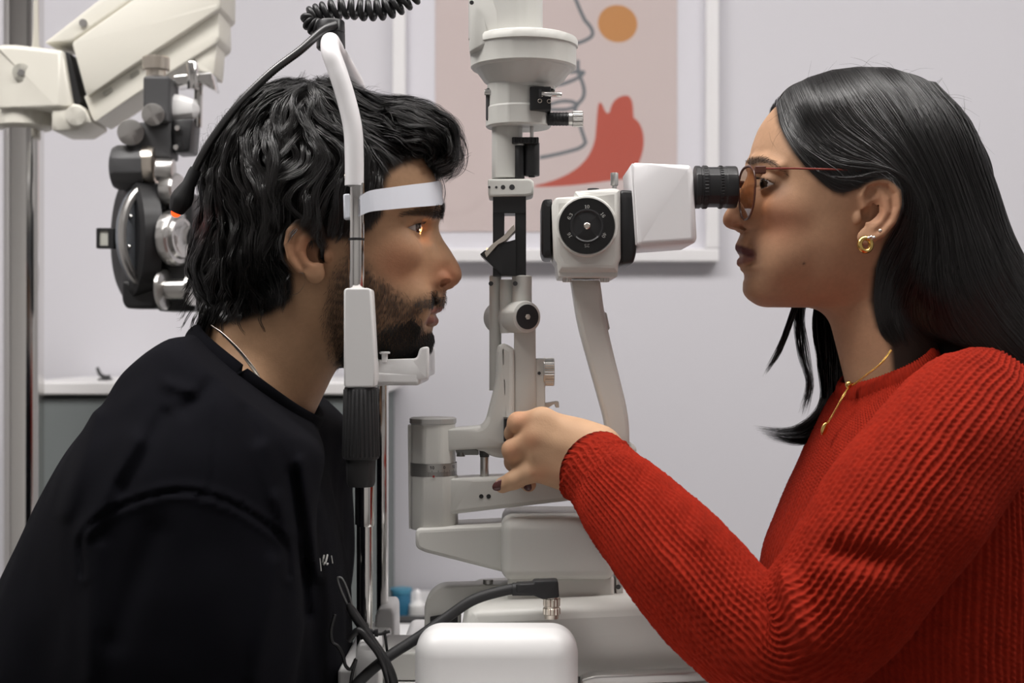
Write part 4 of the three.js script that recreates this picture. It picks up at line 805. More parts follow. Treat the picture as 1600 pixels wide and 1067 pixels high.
// strands between neighbouring guide curves
function between(guides, n, { r = .00035, jit = .002, pts = 26, short = .15, clumps = 0, tipJit = 1, bias = null } = {}) {
  const cs = guides.map(g => new THREE.CatmullRomCurve3(g, false, 'catmullrom', .5)), out = [];
  const cl = Array.from({ length: clumps }, () => [rnd(), gauss(), gauss(), gauss()]);
  for (let i = 0; i < n; i++) {
    let u = bias ? bias(rnd()) : rnd(); let off = [gauss() * jit, gauss() * jit, gauss() * jit];
    if (clumps) { const c = cl[Math.floor(rnd() * clumps)]; u = lerp(u, c[0], .75); off = off.map((o, k) => o * .45 + c[k + 1] * jit * .8); }
    const e = u * (cs.length - 1), a = Math.min(Math.floor(e), cs.length - 2), t = e - a, L = 1 - rnd() * short, p = [], ph = rnd() * 100;
    for (let k = 0; k < pts; k++) {
      const v = k / (pts - 1) * L, A_ = cs[a].getPoint(v), B_ = cs[a + 1].getPoint(v), q = A_.lerp(B_, t), w = .35 + v * tipJit;
      q.x += off[0] * w + noise(ph, v * 4) * jit * .5; q.y += off[1] * w; q.z += off[2] * w + noise(ph + 50, v * 4) * jit * .5; p.push(q);
    }
    out.push({ p, r: r * rr(.7, 1.25), tip: .12 });
  }
  return out;
}
const strandMat = (r, g, b, rough) => { const m = new THREE.MeshPhysicalMaterial({ side: THREE.DoubleSide, roughness: rough, specularIntensity: rough > .6 ? .2 : 1, ior: 1.55, clearcoat: rough < .4 ? .3 : 0, clearcoatRoughness: .25 }); m.color.setRGB(r, g, b); return m; };
// ---------------------------------------------------------------- the patient: man in a black sweatshirt, chin on the rest, facing right
const man = thing('person', 'dark haired bearded man in black sweatshirt leaning into the head rest', 'person', V(X(300), .45, 0));
{
  const cfg = {
    s: 1,
    rows: [[225, 655, 400, 62, 520], [250, 668, 395, 66, 525], [285, 682, 390, 69, 530], [325, 689, 400, 70, 535], [355, 674, 415, 69, 540], [390, 668, 430, 68, 545], [430, 668, 445, 65, 550], [470, 671, 460, 61, 555], [505, 669, 478, 56, 560], [535, 668, 500, 49, 570], [556, 660, 525, 38, 580], [572, 640, 545, 22, 590]],
    profile: [[240, 660], [260, 672], [285, 682], [310, 688], [325, 691], [335, 690], [345, 687], [353, 685.5], [360, 686], [370, 690], [380, 696], [390, 703], [400, 709], [410, 715], [420, 719.5], [430, 721.5], [437, 720], [443, 715], [449, 706], [453, 699], [456, 697], [462, 696.5], [470, 696], [478, 694], [484, 691], [488, 687], [491, 681], [494, 682], [498, 685], [504, 685], [509, 681], [513, 677], [520, 675], [530, 674], [540, 672], [550, 667]],
    skull: [[520, 287, 0], [164, 128, 126]],
    bulges: [[H(618, 392, 45), [34, 24, 18], 30], [H(640, 470, 30), [34, 40, 26], 22], [[655, 540, 0], [20, 22, 30], 16], [H(652, 405, 20), [24, 40, 20], 26]],
    hollows: [[H(670, 356, 30), [20, 14, 24], 20]],
    brow: [[681, 327, 0, 14], H(676, 327, 14, 13), H(664, 328, 30, 12), H(640, 336, 47, 9)],
    nose: [[680, 345, 0, 10], [686, 372, 0, 11.5], [696, 402, 0, 13.5], [706, 427, 0, 15], [703, 434, 0, 13]], noseK: 14, noseBack: [[672, 352, 0, 14], [676, 378, 0, 18], [679, 408, 0, 23], [680, 434, 0, 25]],
    alae: [[H(687, 436, 12), [15, 12, 10], 6], [[705, 443, 3], [9, 8, 7], 5]],
    lips: [[[[684, 481, 0, 7], H(679, 483, 12, 5.5), H(667, 490, 22, 2.5)], null, 8], [[[677, 501, 0, 8], H(672, 500, 12, 6), H(665, 494, 21, 2.5)], null, 9], [[688, 468, 0], [9, 14, 24], 10], [[670, 491, 0], [9, 15, 36], 5]],
    mouth: [[694, 491, 0, 2.0], H(683, 491.5, 14, 2.2), H(665, 492, 25, 1.6)],
    nostrils: [[H(698, 441, 15), [10, 4.8, 10], 1.5], [H(692, 444, 12), [6, 4, 7], 1.5]],
    eye: H(637.5, 356, 31), lidUp: 7.2, lidLow: 7.5, lidMid: .5, lidOut: 1.6,
    neck: m => smin(smin(sdCone(m, [478, 470, 0], [398, 632, 0], 88, 90), sdCone(m, [440, 440, 0], [402, 555, 0], 82, 88), 20), sdCone(m, [385, 620, 60], [325, 720, 220], 64, 58), 25),
    neckK: 30,
    ear: {
      c: H(480, 390, 76), z0: 124, flare: .32,
      plate: [[503, 352], [480, 342], [462, 346], [450, 362], [448, 384], [455, 406], [470, 425], [490, 434], [503, 425], [505, 395]].map(([a, b]) => H(a, b, 78).slice(0, 2)),
      helix: [[506, 372, 0, 4.5], [500, 354, 3, 5], [484, 345, 4, 5.5], [466, 348, 4, 5.5], [454, 362, 4, 5.5], [450, 382, 3, 5], [455, 404, 2, 5], [467, 421, 1, 5]].map(([a, b, z, r]) => { const h = H(a, b, 78); return [h[0], h[1], z, r]; }),
      anti: [[486, 360, 1, 4], [472, 374, 2, 5], [468, 392, 2, 5], [476, 410, 1, 5], [489, 418, 1, 5]].map(([a, b, z, r]) => { const h = H(a, b, 78); return [h[0], h[1], z, r]; }),
      lobe: [(() => { const h = H(491, 428, 78); return [h[0], h[1], 1]; })(), [14, 14, 6]],
      cuts: [[(() => { const h = H(490, 392, 78); return [h[0], h[1], 4]; })(), [13, 18, 13], 3]],
      canal: [[(() => { const h = H(500, 398, 78); return [h[0], h[1], 0]; })(), [8, 12, 30], 2]],
      tragus: [(() => { const h = H(510, 398, 78); return [h[0], h[1], -4]; })(), [6, 10, 8]],
    },
  };
  const hf = headField(cfg), f = p => hf(px0(p)) * U;
  const beardP = [[548, 372], [566, 400], [590, 430], [620, 452], [642, 470], [660, 462], [690, 455], [700, 460], [698, 480], [676, 484], [664, 490], [655, 498], [668, 512], [684, 512], [682, 560], [650, 590], [560, 600], [520, 560], [506, 500], [520, 430], [540, 400]];
  const skinCol = (p, o) => {
    const q = px0(p), az = Math.abs(q[2]), k = U / pz(p[2]), x = 800 + (q[0] - 800) * k, y = 533.5 + (q[1] - 533.5) * k;
    const n = noise(q[0] * .05, q[1] * .05, q[2] * .05) * .06 + noise(q[0] * .3, q[1] * .3, q[2] * .3) * .05;
    let c = [.42 * (1 + n), .252 * (1 + n), .148 * (1 + n)];
    const red = (cx, cy, r, a) => { const t = a * Math.exp(-((x - cx) ** 2 + (y - cy) ** 2) / r / r); c = [c[0] * (1 + .05 * t), c[1] * (1 - .22 * t), c[2] * (1 - .25 * t)]; };
    red(700, 432, 26, 1); red(620, 410, 40, .7); red(478, 390, 36, .7);
    if (az < 50) { const lip = Math.max(1 - Math.abs(y - 485) / 8, 1 - Math.abs(y - 500) / 10); const t = clamp(lip * 1.6, 0, 1) * sstep(660, 668, x) ; c = [lerp(c[0], .27, t), lerp(c[1], .115, t), lerp(c[2], .09, t)]; }
    const b = sstep(14, -14, polyDist(x, y, beardP)) * clamp(.75 + .5 * noise(q[0] * .2, q[1] * .2, q[2] * .2), 0, 1); c = c.map((v, i) => lerp(v, [.055, .036, .026][i], b * .72));
    const bw = .7 * sstep(3, -4, polyDist(x, y, [[692, 324], [668, 326], [640, 330], [622, 338], [640, 337], [668, 338], [692, 341]])); c = c.map((v, i) => lerp(v, [.03, .02, .016][i], bw));
    const sc = sstep(6, -10, polyDist(x, y, hairless)) ; c = c.map((v, i) => lerp([.03, .02, .016][i], v, sc));
    o[0] = c[0]; o[1] = c[1]; o[2] = c[2];
  };
  const hairless = [[655, 246], [628, 256], [606, 270], [598, 300], [596, 335], [578, 356], [552, 374], [522, 372], [512, 376], [502, 396], [486, 374], [466, 352], [452, 352], [442, 372], [440, 402], [456, 428], [452, 468], [425, 488], [380, 500], [325, 508], [300, 720], [920, 720], [920, 284], [690, 284], [676, 262], [664, 244]];
  const head = sculpt(f, [X(325), Y(700), -.092], [X(735), Y(140), .092], .0016, skinCol);
  // trunk and arms inside the sweatshirt
  const trunk = p => {
    let d = sdChain(p, [A(390, 650, 0, .05), A(325, 780, 0, .085), A(280, 960, 0, .10), A(262, 1190, 0, .10)], .03);
    for (const s of [1, -1]) d = smin(d, sdChain([p[0], p[1], p[2] * s], [[X(330), Y(720), .15, .055], [X(300), Y(840), .175, .05], [X(275), Y(1180), .19, .042]]), .03);
    return d;
  };
  const tk = sculpt(trunk, [-.62, .62, -.28], [-.1, Y(590), .28], .009, (p, o) => { o[0] = .36; o[1] = .205; o[2] = .125; });
  part('body', [head, tk], skinMat, man);
  for (const sg of [1, -1]) part('eye', eyeball(W0([cfg.eye[0], cfg.eye[1], cfg.eye[2] * sg]), .0122, 1, [.07, .03, .015], [.38, 0]), eyeMat, man);

  // ---- hair
  const vol = q => {
    const m = [q[0], q[1], Math.abs(q[2])];
    let d = sdEll(m, [493, 290, 0], [165, 149, 142]);
    d = smin(d, sdEll(m, [635, 222, 0], [68, 57, 100]), 26); d = smin(d, sdEll(m, [486, 195, 0], [98, 62, 112]), 30); d = smin(d, sdEll(m, [385, 405, 0], [78, 90, 112]), 30); d = smin(d, sdEll(m, [688, 232, 0], [19, 33, 70]), 16);
    d += 5 * noise(q[0] * .028, q[1] * .028, q[2] * .028) + 2.5 * noise(q[0] * .07, q[1] * .07, q[2] * .07);
    const w = im2(q); return smax(d, -polyDist(w[0], w[1], hairless) * .9, 8);
  };
  const surf = q => { const d = vol(q); return d < -12 ? d : Math.min(d, hf(q) - 1.5); };
  const hv = p => vol(px0(p)) * U + .003;
  const capG = sculpt(hv, [X(285), Y(530), -.11], [X(735), Y(105), .11], .003);
  const flows = [[470, 132, -.5, .35], [520, 128, .9, .2], [430, 160, -.75, .65], [390, 185, -.75, .7], [345, 240, -.5, .85], [315, 320, -.1, 1], [310, 400, 0, 1], [310, 470, -.5, .9], [380, 300, -.1, 1], [400, 400, .1, 1], [350, 470, -.4, 1], [430, 450, .1, 1], [440, 240, -.2, 1], [490, 190, .35, 1], [510, 240, -.2, 1], [480, 300, -.5, .8], [520, 320, .1, 1], [560, 150, 1, .2], [600, 165, 1, .2], [650, 172, 1, .4], [690, 200, .6, .9], [714, 235, .05, 1], [700, 272, -.8, .6], [560, 210, .6, .7], [610, 215, .8, .5], [650, 220, .8, .6], [580, 270, .25, 1], [620, 250, .5, .8], [560, 320, .1, 1], [450, 350, -.3, 1]];
  const flow = ph => (q, u) => {
    let x = 0, y = 0; for (const [a, b, c, d] of flows) { const w = 1 / (((q[0] - a) ** 2 + (q[1] - b) ** 2) ** 1.5 + 200); x += c * w; y += d * w; }
    const an = Math.atan2(y, x) + .95 * noise(q[0] * .021 + 3, q[1] * .021, ph * .12) + .55 * Math.sin(u * 7 + ph) * u + .3 * noise(q[0] * .06, q[1] * .06, ph);
    return V(Math.cos(an), Math.sin(an), .35 * noise(q[0] * .03, q[1] * .03, ph + 7));
  };
  const strands = [], cp = capG.attributes.position, cn = cp.count;
  const roots = [], sp = head.attributes.position; for (let i = 0; i < sp.count; i += 3) { const q = px0([sp.getX(i), sp.getY(i), sp.getZ(i)]); if (q[2] > -20 && polyDist(...im2(q), hairless) > 2 && vol(q) > -6) roots.push(q); }
  for (let c = 0; c < 1250; c++) {
    const skinny = c >= 1080 && roots.length;
    let q; if (c < 120) q = [rr(440, 516), rr(128, 188), rr(30, 112)]; else if (skinny) q = roots[Math.floor(rnd() * roots.length)]; else do { const i = Math.floor(rnd() * cn); q = px0([cp.getX(i), cp.getY(i), cp.getZ(i)]); } while (q[2] < 0 && rnd() < .85 || q[1] > 440 && rnd() < .3);
    const ph = rnd() * 6.28, lift0 = rr(-2, 4), out = rr(2, 9) * (rnd() < .25 ? 1.9 : 1), n = skinny ? Math.round(rr(7, 11)) : Math.round(rr(11, 18)), edge = q[1] > 430 || q[0] > 660, fl = flow(ph);
    const g = walk(surf, q, fl, n, skinny ? 5 : rr(7, 10), u => lift0 - (c < 120 ? -1.5 : 9) * Math.max(0, 1 - u / .14) + (skinny ? 2 : out) * Math.sin(Math.PI * Math.min(1, u * 1.1)) * .8 + (edge ? u * u * 7 : 0), (over => q => { const w = im2(q); return q[2] > -30 && polyDist(w[0], w[1], hairless) < -over; })(rnd() < .06 ? rr(6, 14) : rr(0, 4)));
    if (g.length < 5) continue;
    const k = Math.round(skinny ? rr(8, 16) : rr(20, 36)), wd = rr(2, 6);
    for (let j = 0; j < k; j++) {
      const o = [gauss() * wd, gauss() * wd, gauss() * wd], lo = rnd() * .25, tw = rr(-.3, .3);
      strands.push({ r: .00023 * rr(.6, 1.4), tip: .1, p: g.slice(0, g.length - Math.floor(lo * g.length)).map((p, i) => { const u = i / g.length, w = 1 - .55 * u + .8 * u * u; return W0([p[0] + o[0] * w + tw * i, p[1] + o[1] * w + tw * i * .5, p[2] + o[2] * w]); }) });
    }
  }
  // single loose hairs and curls against the light wall
  const loose = (pts, r = .00022) => strands.push({ p: splineP(pts, 22), r, tip: .2, roll: 1.45 });
  loose([[703, 205, .02], [722, 215, .02], [731, 240, .02], [725, 268, .02], [700, 284, .02]], .0004); loose([[700, 250, .02], [718, 246, .01], [738, 238, .01]], .0003); loose([[702, 244, .03], [722, 250, .02], [736, 242, .02]], .0003); loose([[700, 258, .0], [720, 262, .0], [742, 272, 0]], .0002);
  loose([[690, 190, 0], [712, 200, .01], [724, 228, .01], [716, 262, .01], [702, 280, .01]], .0003); loose([[466, 425, .08], [474, 428, .081], [477, 440, .081], [468, 456, .08], [455, 462, .078]], .0004);
  for (let i = 0; i < 34; i++) { const x0 = rr(296, 450), y0 = rr(415, 492) + (450 - x0) * .12, z = x0 < 330 ? rr(-.03, .04) : rr(.045, .075), dx = x0 < 340 ? rr(-16, 4) : rr(-8, 12), q = [x0, y0], n = 5; for (let j = 0; j < n; j++) { const a = gauss() * 2.5, b = gauss() * 2.5; loose([[x0 + a + 8, y0 + b - 14, z], [x0 + a, y0 + b, z + .004], [x0 + a + dx * .6, y0 + b + 14, z + .003], [x0 + a * .4 + dx * 1.4, y0 + b + rr(20, 27), z]], .00024); } }
  for (let i = 0; i < 26; i++) { const t = rnd(), x0 = 303 + 14 * Math.sin(t * 5), y0 = lerp(250, 500, t), z = rr(-.03, .03); for (let j = 0; j < 5; j++) { const a = gauss() * 2, b = gauss() * 2; loose([[x0 + 14 + a, y0 - 16 + b, z], [x0 + 3 + a, y0 + b, z], [x0 - 4 + a * .5, y0 + 14 + b, z], [x0 + rr(-16, -6), y0 + rr(18, 26), z]], .00022); } }
  for (let i = 0; i < 190; i++) { const a = rr(3.4, 6.1), cx = 490 + 185 * Math.cos(a), cy = 285 + 155 * Math.sin(a), z = rr(-.05, .07), t = a + rr(.6, 2.2), L = rr(14, 42), b = rr(-1.2, 1.2); loose([[cx, cy + 8, z], [cx + Math.cos(t) * L * .5, cy + Math.sin(t) * L * .25 - 5, z], [cx + Math.cos(t + b) * L, cy - rr(-4, 15), z + rr(-.01, .01)]], .00009); }
  const hair = part('hair', capG, strandMat(.004, .0034, .0032, .8), man);
  part('hair_strands', locks(strands, P(500, 330, 0)), strandMat(.0055, .0044, .004, .37), hair, null, 'stuff');

  // ---- beard, moustache, brows, lashes: short hairs rooted on the skin
  const hp = head.attributes.position, hn = head.attributes.normal, br = [], brow = [], lash = [], brP = [[695, 322], [668, 324], [640, 330], [622, 338], [618, 342], [642, 337], [668, 336.5], [695, 341]];
  const mo = [[648, 476], [662, 464], [688, 454], [700, 456], [699, 474], [682, 476], [664, 486]], low = [[655, 522], [680, 517], [682, 560], [640, 590], [560, 600], [530, 565], [540, 530], [600, 512], [640, 498], [652, 492], [662, 498]];
  const img = (x, y, z) => [800 + x / pz(z), 533.5 + (EYE - y) / pz(z)];
  for (let i = 0; i < hp.count; i++) {
    const z = hp.getZ(i), w = img(hp.getX(i), hp.getY(i), z), n = V(hn.getX(i), hn.getY(i), hn.getZ(i)), p = V(hp.getX(i), hp.getY(i), z); if (w[0] < 500) continue;
    const hair_ = (list, d, L, r, curl) => { d.addScaledVector(n, -d.dot(n)).normalize(); const a = p.clone().addScaledVector(n, -.0006), b = a.clone().addScaledVector(n, L * .45).addScaledVector(d, L * .45), c = b.clone().addScaledVector(n, L * .1 + curl).addScaledVector(d, L * .6); list.push({ p: [a, a.clone().lerp(b, .5), b, c], r, tip: .2 }); };
    const db = polyDist(w[0], w[1], beardP);
    if (db < 5) {
      const mous = polyDist(w[0], w[1], mo) < 0; if (w[0] > 662 && w[1] > 481 && w[1] < 516 && polyDist(w[0], w[1], low) > 0) continue; const dense = mous || polyDist(w[0], w[1], low) < 0, pr = db > -6 ? .3 : mous ? 2.2 : dense ? 1.9 : .95;
      for (let rep = pr; rnd() < rep; rep -= 1) hair_(br, mous ? V(-.95 + gauss() * .3, -.75 + gauss() * .2, .5 * Math.sign(z)) : V(-.25 + gauss() * .5, -1, gauss() * .4), mous ? rr(.0025, .0046) : rr(.003, .007) * (dense ? 1.1 : .75), (dense ? .0002 : .00015) * rr(.7, 1.3), 0);
    }
    const bd = polyDist(w[0], w[1], brP); if (bd < 0 && Math.abs(z) < .055) for (let k = 0; k < 2; k++) hair_(brow, V(-.9, .25 + gauss() * .25, .5 * Math.sign(z) + gauss() * .2), rr(.004, .0075), .00016, .0002);
  }
  part('beard', hairs(br), strandMat(.012, .009, .0075, .5), man, null, 'stuff');
  part('eyebrow', hairs(brow), strandMat(.010, .008, .007, .5), man, null, 'stuff');
  for (const sg of [1, -1]) for (let i = 0; i < 46; i++) { const ph = -.1 + 1.6 * i / 45, up = i % 3 > 0 || ph < .5, h = (up ? -cfg.lidUp : cfg.lidLow) * (1 - (ph > 0 ? ph / 1.6 : ph / -.95) ** 2), e = cfg.eye, R = 22; const q = (k, lift) => W0([e[0] + Math.cos(ph) * R * k, e[1] + h + lift, (e[2] + Math.sin(ph) * R * k) * sg]); lash.push({ p: [q(.96, 0), q(1.12, up ? 1 : 1.5), q(1.28, up ? -2.5 : 4)], r: .00013, tip: .2 }); }
  part('eyelash', hairs(lash), strandMat(.006, .005, .005, .5), man, null, 'stuff');

  // ---- sweatshirt
  const trows = table([[560, 470, 290, .095], [620, 480, 205, .145], [690, 497, 135, .185], [770, 514, 86, .205], [850, 532, 48, .212], [950, 546, 8, .215], [1060, 546, -20, .215], [1250, 540, -40, .215]]);
  const seam = splineP([[128, 900, .2], [131, 830, .2], [200, 787, .2], [280, 768, .2], [360, 787, .2], [440, 842, .2], [452, 900, .2]], 60).map(p => img(p.x, p.y, p.z)), seam2 = [[345, 585], [338, 680], [328, 768]];
  const segD = (x, y, pts) => { let d = 1e9; for (let i = 0; i + 1 < pts.length; i++) { const [ax, ay] = pts[i], bx_ = pts[i + 1][0] - ax, by = pts[i + 1][1] - ay, t = clamp(((x - ax) * bx_ + (y - ay) * by) / (bx_ * bx_ + by * by), 0, 1); d = Math.min(d, Math.hypot(x - ax - bx_ * t, y - ay - by * t)); } return d; };
  const nb = A(385, 560, 0), shirt = p => {
    const q = px0(p), y = q[1], xf = trows(y, 0), xb = trows(y, 1), W = trows(y, 2) / U, cx = (xf + xb) / 2, hx = (xf - xb) / 2, az = Math.abs(q[2]);
    const a = q[0] - cx, g = Math.pow(Math.pow(Math.abs(a / hx), 2.2) + Math.pow(az / W, 2.2), 1 / 2.2), r = Math.hypot(a, az) / Math.max(g, .01);
    let d = smax((g - 1) * r * .8, 575 - y - 0.35 * (400 - q[0]) + az * .42, 40) * U;
    const pp = [p[0], p[1], Math.abs(p[2])];
    d = smin(d, sdChain(pp, [A(392, 588, .02, .070), A(335, 690, .12, .085), A(292, 800, .165, .088), A(285, 960, .175, .089), A(280, 1250, .18, .088)], .04), .03);
    const im = img(p[0], p[1], p[2]);
    if (p[2] > .05) {
      const sd = segD(im[0], im[1], seam), s2 = segD(im[0], im[1], seam2);
      const below = im[1] > 790 && im[0] > 128 && im[0] < 455 ? 1 : 0;
      d += .0022 * Math.exp(-(sd * sd) / 22) - .0016 * Math.exp(-((sd - 8) ** 2) / 60) + .0014 * Math.exp(-(s2 * s2) / 8);
      const fold = (a_, b_, c_, e_, wd, h) => { const t = segD(im[0], im[1], [[a_, b_], [c_, e_]]); d -= h * Math.exp(-(t * t) / wd / wd); };
      fold(215, 690, 135, 830, 16, .007); fold(150, 650, 105, 800, 14, .004); fold(258, 650, 190, 760, 14, -.005); fold(410, 700, 450, 830, 14, .006); fold(385, 640, 430, 760, 12, -.004); fold(470, 720, 500, 900, 10, .005); fold(455, 740, 480, 960, 9, -.005); fold(330, 600, 290, 640, 14, -.005); fold(262, 600, 300, 610, 10, .004); fold(430, 880, 400, 1060, 16, .006); fold(150, 860, 140, 1060, 18, .005); fold(240, 830, 180, 1000, 22, -.004);
    }
    d += .0035 * noise(p[0] * 14, p[1] * 9, p[2] * 14) + .0012 * noise(p[0] * 40, p[1] * 28, p[2] * 40);
    // neck opening, in the plane of the collar
    const t = [p[0] - X(402), p[1] - Y(586), p[2]], nx = -.62, ny = .785, up = t[0] * .785 * 1 + t[1] * -.62;
    const hgt = t[0] * .62 + t[1] * .785;
    return smax(d, hgt - .002 - .1 * Math.abs(p[2]) * 0, .012);
  };
  const weave = grain(256, (u, v) => .5 + .25 * Math.sin(u * 6.2832 * 48) * Math.sin(v * 6.2832 * 48) + .25 * rnd()); weave.repeat.set(22, 22);
  const cloth = std(.0042, .0042, .0062, .97, 0, { specularIntensity: .14, bumpMap: weave, bumpScale: .0004, sheen: .06, sheenRoughness: .6 }); cloth.sheenColor.setRGB(.02, .021, .026);
  const sw = part('sweatshirt', sculpt(shirt, [-.66, .70, -.28], [-.13, Y(500), .28], .0042), cloth, man);
  // ribbed collar
  const ring = []; for (let i = 0; i < 160; i++) { const a = i / 160 * 6.2832; ring.push(V(X(399 + Math.cos(a) * 92), Y(588 + Math.cos(a) * 71 + 4 * Math.cos(2 * a)), Math.sin(a) * .086)); }
  part('collar', tube(ring, (t, i) => .0095, { rad: 20, closed: true, flat: [1.15, .62], up: V(.785, -.62, 0) }), cloth, sw);
  // embroidered lettering across the chest, turned away from the camera
  const wh = std(.5, .5, .48, .8);
  const stitch = (pts, r = .0013) => tube(pts.map(([a, b]) => { let z = .11; const y = Y(b, z), x = X(a, z); let zz = .22; for (let k = 0; k < 400 && shirt([X(a, zz), Y(b, zz), zz]) > .0002; k++) zz -= .0006; return P(a, b, zz + .0006); }), r, { rad: 6 });
  part('lettering', [stitch([[499.5, 872], [500.5, 882], [501.5, 892]], .0007), stitch([[506, 868], [503.5, 879], [505.5, 882], [508.3, 878.5]], .0010), stitch([[511.5, 867], [508.5, 879], [510.3, 882], [512, 880.5]], .0010), stitch([[517.5, 868], [518.5, 874], [519.5, 880]], .0007)], wh, sw, 'white embroidered letters');
}
// thin silver chain round the patient's neck
{
  const o = thing('necklace', 'thin silver chain necklace on the bearded man inside his black collar', 'necklace', P(372, 552, .07));
  const near = splineP([[332, 510, .064], [347, 521, .074], [372, 546, .082], [395, 575, .084], [409, 597, .080], [416, 612, .072]], 90), g = [];
  near.forEach((p, i) => { const d = near[Math.min(i + 1, 90)].clone().sub(near[Math.max(i - 1, 0)]).normalize(); const t = new THREE.TorusGeometry(.0013, .00042, 6, 12); t.scale(1, 1.35, 1); t.applyQuaternion(new THREE.Quaternion().setFromUnitVectors(V(0, 1, 0), d)); if (i % 2) t.rotateX(0); t.translate(p.x, p.y, p.z); g.push(t); });
  part('chain', g, M.silver, o, null, 'stuff');
}
// ---------------------------------------------------------------- the examiner: woman in a red knit sweater, facing left
const woman = thing('person', 'long haired woman in red knit sweater looking into the eyepiece', 'person', V(X(1450), .45, .05));
{
  const h2 = (a, b, mm) => H(a, b, mm).slice(0, 2);
  const cfg = {
    s: -1,
    rows: [[170, 1222, 1460, 58, 1350], [200, 1196, 1468, 62, 1345], [235, 1180, 1470, 65, 1340], [258, 1173, 1462, 66, 1335], [285, 1178, 1445, 66, 1330], [315, 1178, 1425, 65, 1325], [350, 1175, 1410, 62, 1320], [385, 1170, 1395, 58, 1312], [415, 1170, 1380, 53, 1305], [440, 1166, 1362, 47, 1295], [462, 1170, 1345, 38, 1285], [480, 1188, 1325, 22, 1275]],
    profile: [[165, 1213], [185, 1196], [205, 1184], [225, 1176.5], [240, 1172], [252, 1168], [262, 1167.5], [272, 1168], [285, 1163], [300, 1154], [315, 1144.5], [328, 1135.5], [338, 1130.5], [345, 1129.5], [352, 1132], [357, 1140], [360, 1151], [363, 1157], [370, 1155.5], [378, 1151.5], [385, 1148.5], [392, 1150.5], [397, 1156], [400, 1157.5], [404, 1153], [410, 1151], [416, 1152.5], [422, 1158], [428, 1163], [434, 1163.5], [442, 1161.5], [452, 1161], [460, 1163.5], [467, 1169], [473, 1177]],
    skull: [[1350, 258, 0], [150, 140, 120]],
    bulges: [[H(1226, 328, 43), [32, 22, 18], 30], [[1182, 455, 0], [20, 20, 28], 16], [H(1192, 338, 19), [22, 38, 18], 26], [H(1225, 395, 34), [34, 44, 28], 26]],
    hollows: [[H(1178, 289, 30), [18, 13, 24], 20]],
    brow: [[1178, 255, 0, 12], H(1182, 254, 14, 11), H(1195, 255, 30, 10), H(1217, 262, 46, 8)],
    nose: [[1176, 270, 0, 9], [1166, 296, 0, 10], [1152, 322, 0, 11.5], [1142, 343, 0, 12.5], [1146, 350, 0, 11]], noseK: 13,
    noseBack: [[1184, 280, 0, 13], [1178, 305, 0, 17], [1172, 330, 0, 21], [1169, 348, 0, 22]],
    alae: [[H(1160, 349, 10), [14, 10.5, 8.5], 10], [[1147, 356, 3], [8, 6, 6], 6]],
    lips: [[[[1159, 388, 0, 6.5], H(1166, 391, 11, 5), H(1181, 398, 21, 2.5)], null, 8], [[[1161, 409, 0, 7], H(1168, 408, 11, 5.5), H(1180, 401, 20, 2.5)], null, 9], [[1164, 373, 0], [10, 13, 24], 10], [[1168, 399, 0], [9, 15, 34], 5]],
    mouth: [[1146, 400, 0, 2.0], H(1160, 399.5, 13, 2.2), H(1183, 399, 25, 1.6)],
    nostrils: [[H(1150, 353, 14), [8.5, 3.6, 11], 1.5], [H(1156, 355.5, 12), [5.5, 3.4, 9], 1.5]],
    eye: H(1208, 288, 31), lidUp: 8.2, lidLow: 7.4, lidMid: 0, lidOut: 1.4,
    neck: m => smin(smin(sdCone(m, [1385, 430, 0], [1415, 610, 0], 84, 82), sdCone(m, [1345, 440, 0], [1400, 590, 0], 62, 74), 20), sdCone(m, [1420, 625, 30], [1490, 690, 170], 56, 44), 25),
    neckK: 34,
    ear: {
      c: H(1372, 328, 76), z0: 119, flare: .30,
      plate: [[1350, 308], [1352, 290], [1368, 279], [1388, 282], [1402, 298], [1404, 322], [1396, 346], [1380, 364], [1360, 376], [1350, 370], [1352, 345]].map(([a, b]) => h2(a, b, 76)),
      helix: [[1354, 322, -2, 4], [1350, 304, 2, 5], [1356, 288, 4, 5.5], [1372, 281, 5, 5.5], [1390, 284, 5, 5.5], [1402, 300, 4, 5.5], [1403, 324, 3, 5.5], [1395, 346, 2, 5.5], [1380, 364, 1, 6], [1362, 374, 0, 6]].map(([a, b, z, r]) => { const h = H(a, b, 78); return [h[0], h[1], z, r]; }),
      anti: [[1376, 296, 0, 4.5], [1385, 312, 1.5, 5.5], [1386, 330, 2, 5.5], [1378, 346, 1, 5], [1367, 356, 1, 5]].map(([a, b, z, r]) => { const h = H(a, b, 78); return [h[0], h[1], z, r]; }),
      lobe: [(() => { const h = H(1358, 369, 78); return [h[0], h[1], 0]; })(), [13, 12, 6]],
      cuts: [[(() => { const h = H(1369, 328, 78); return [h[0], h[1], 5]; })(), [11, 17, 8], 3], [(() => { const h = H(1364, 300, 78); return [h[0], h[1], 5]; })(), [8, 12, 6], 3]],
      canal: [[(() => { const h = H(1359, 334, 78); return [h[0], h[1], 0]; })(), [9, 11, 14], 3], [(() => { const h = H(1352, 348, 78); return [h[0], h[1], 1]; })(), [4, 7, 6], 2]],
      tragus: [(() => { const h = H(1346, 338, 78); return [h[0], h[1], -5]; })(), [5, 9, 5.5]],
    },
  };
  const hf = headField(cfg), f = p => hf(px0(p)) * U;
  const img = (x, y, z) => [800 + x / pz(z), 533.5 + (EYE - y) / pz(z)];
  const hairless = [[1213, 163], [1216, 190], [1226, 215], [1240, 240], [1258, 262], [1280, 283], [1304, 300], [1318, 304], [1346, 289], [1362, 279], [1380, 275], [1402, 284], [1412, 310], [1408, 345], [1390, 372], [1366, 420], [1360, 470], [1370, 510], [1392, 540], [1420, 800], [900, 800], [900, 163]];
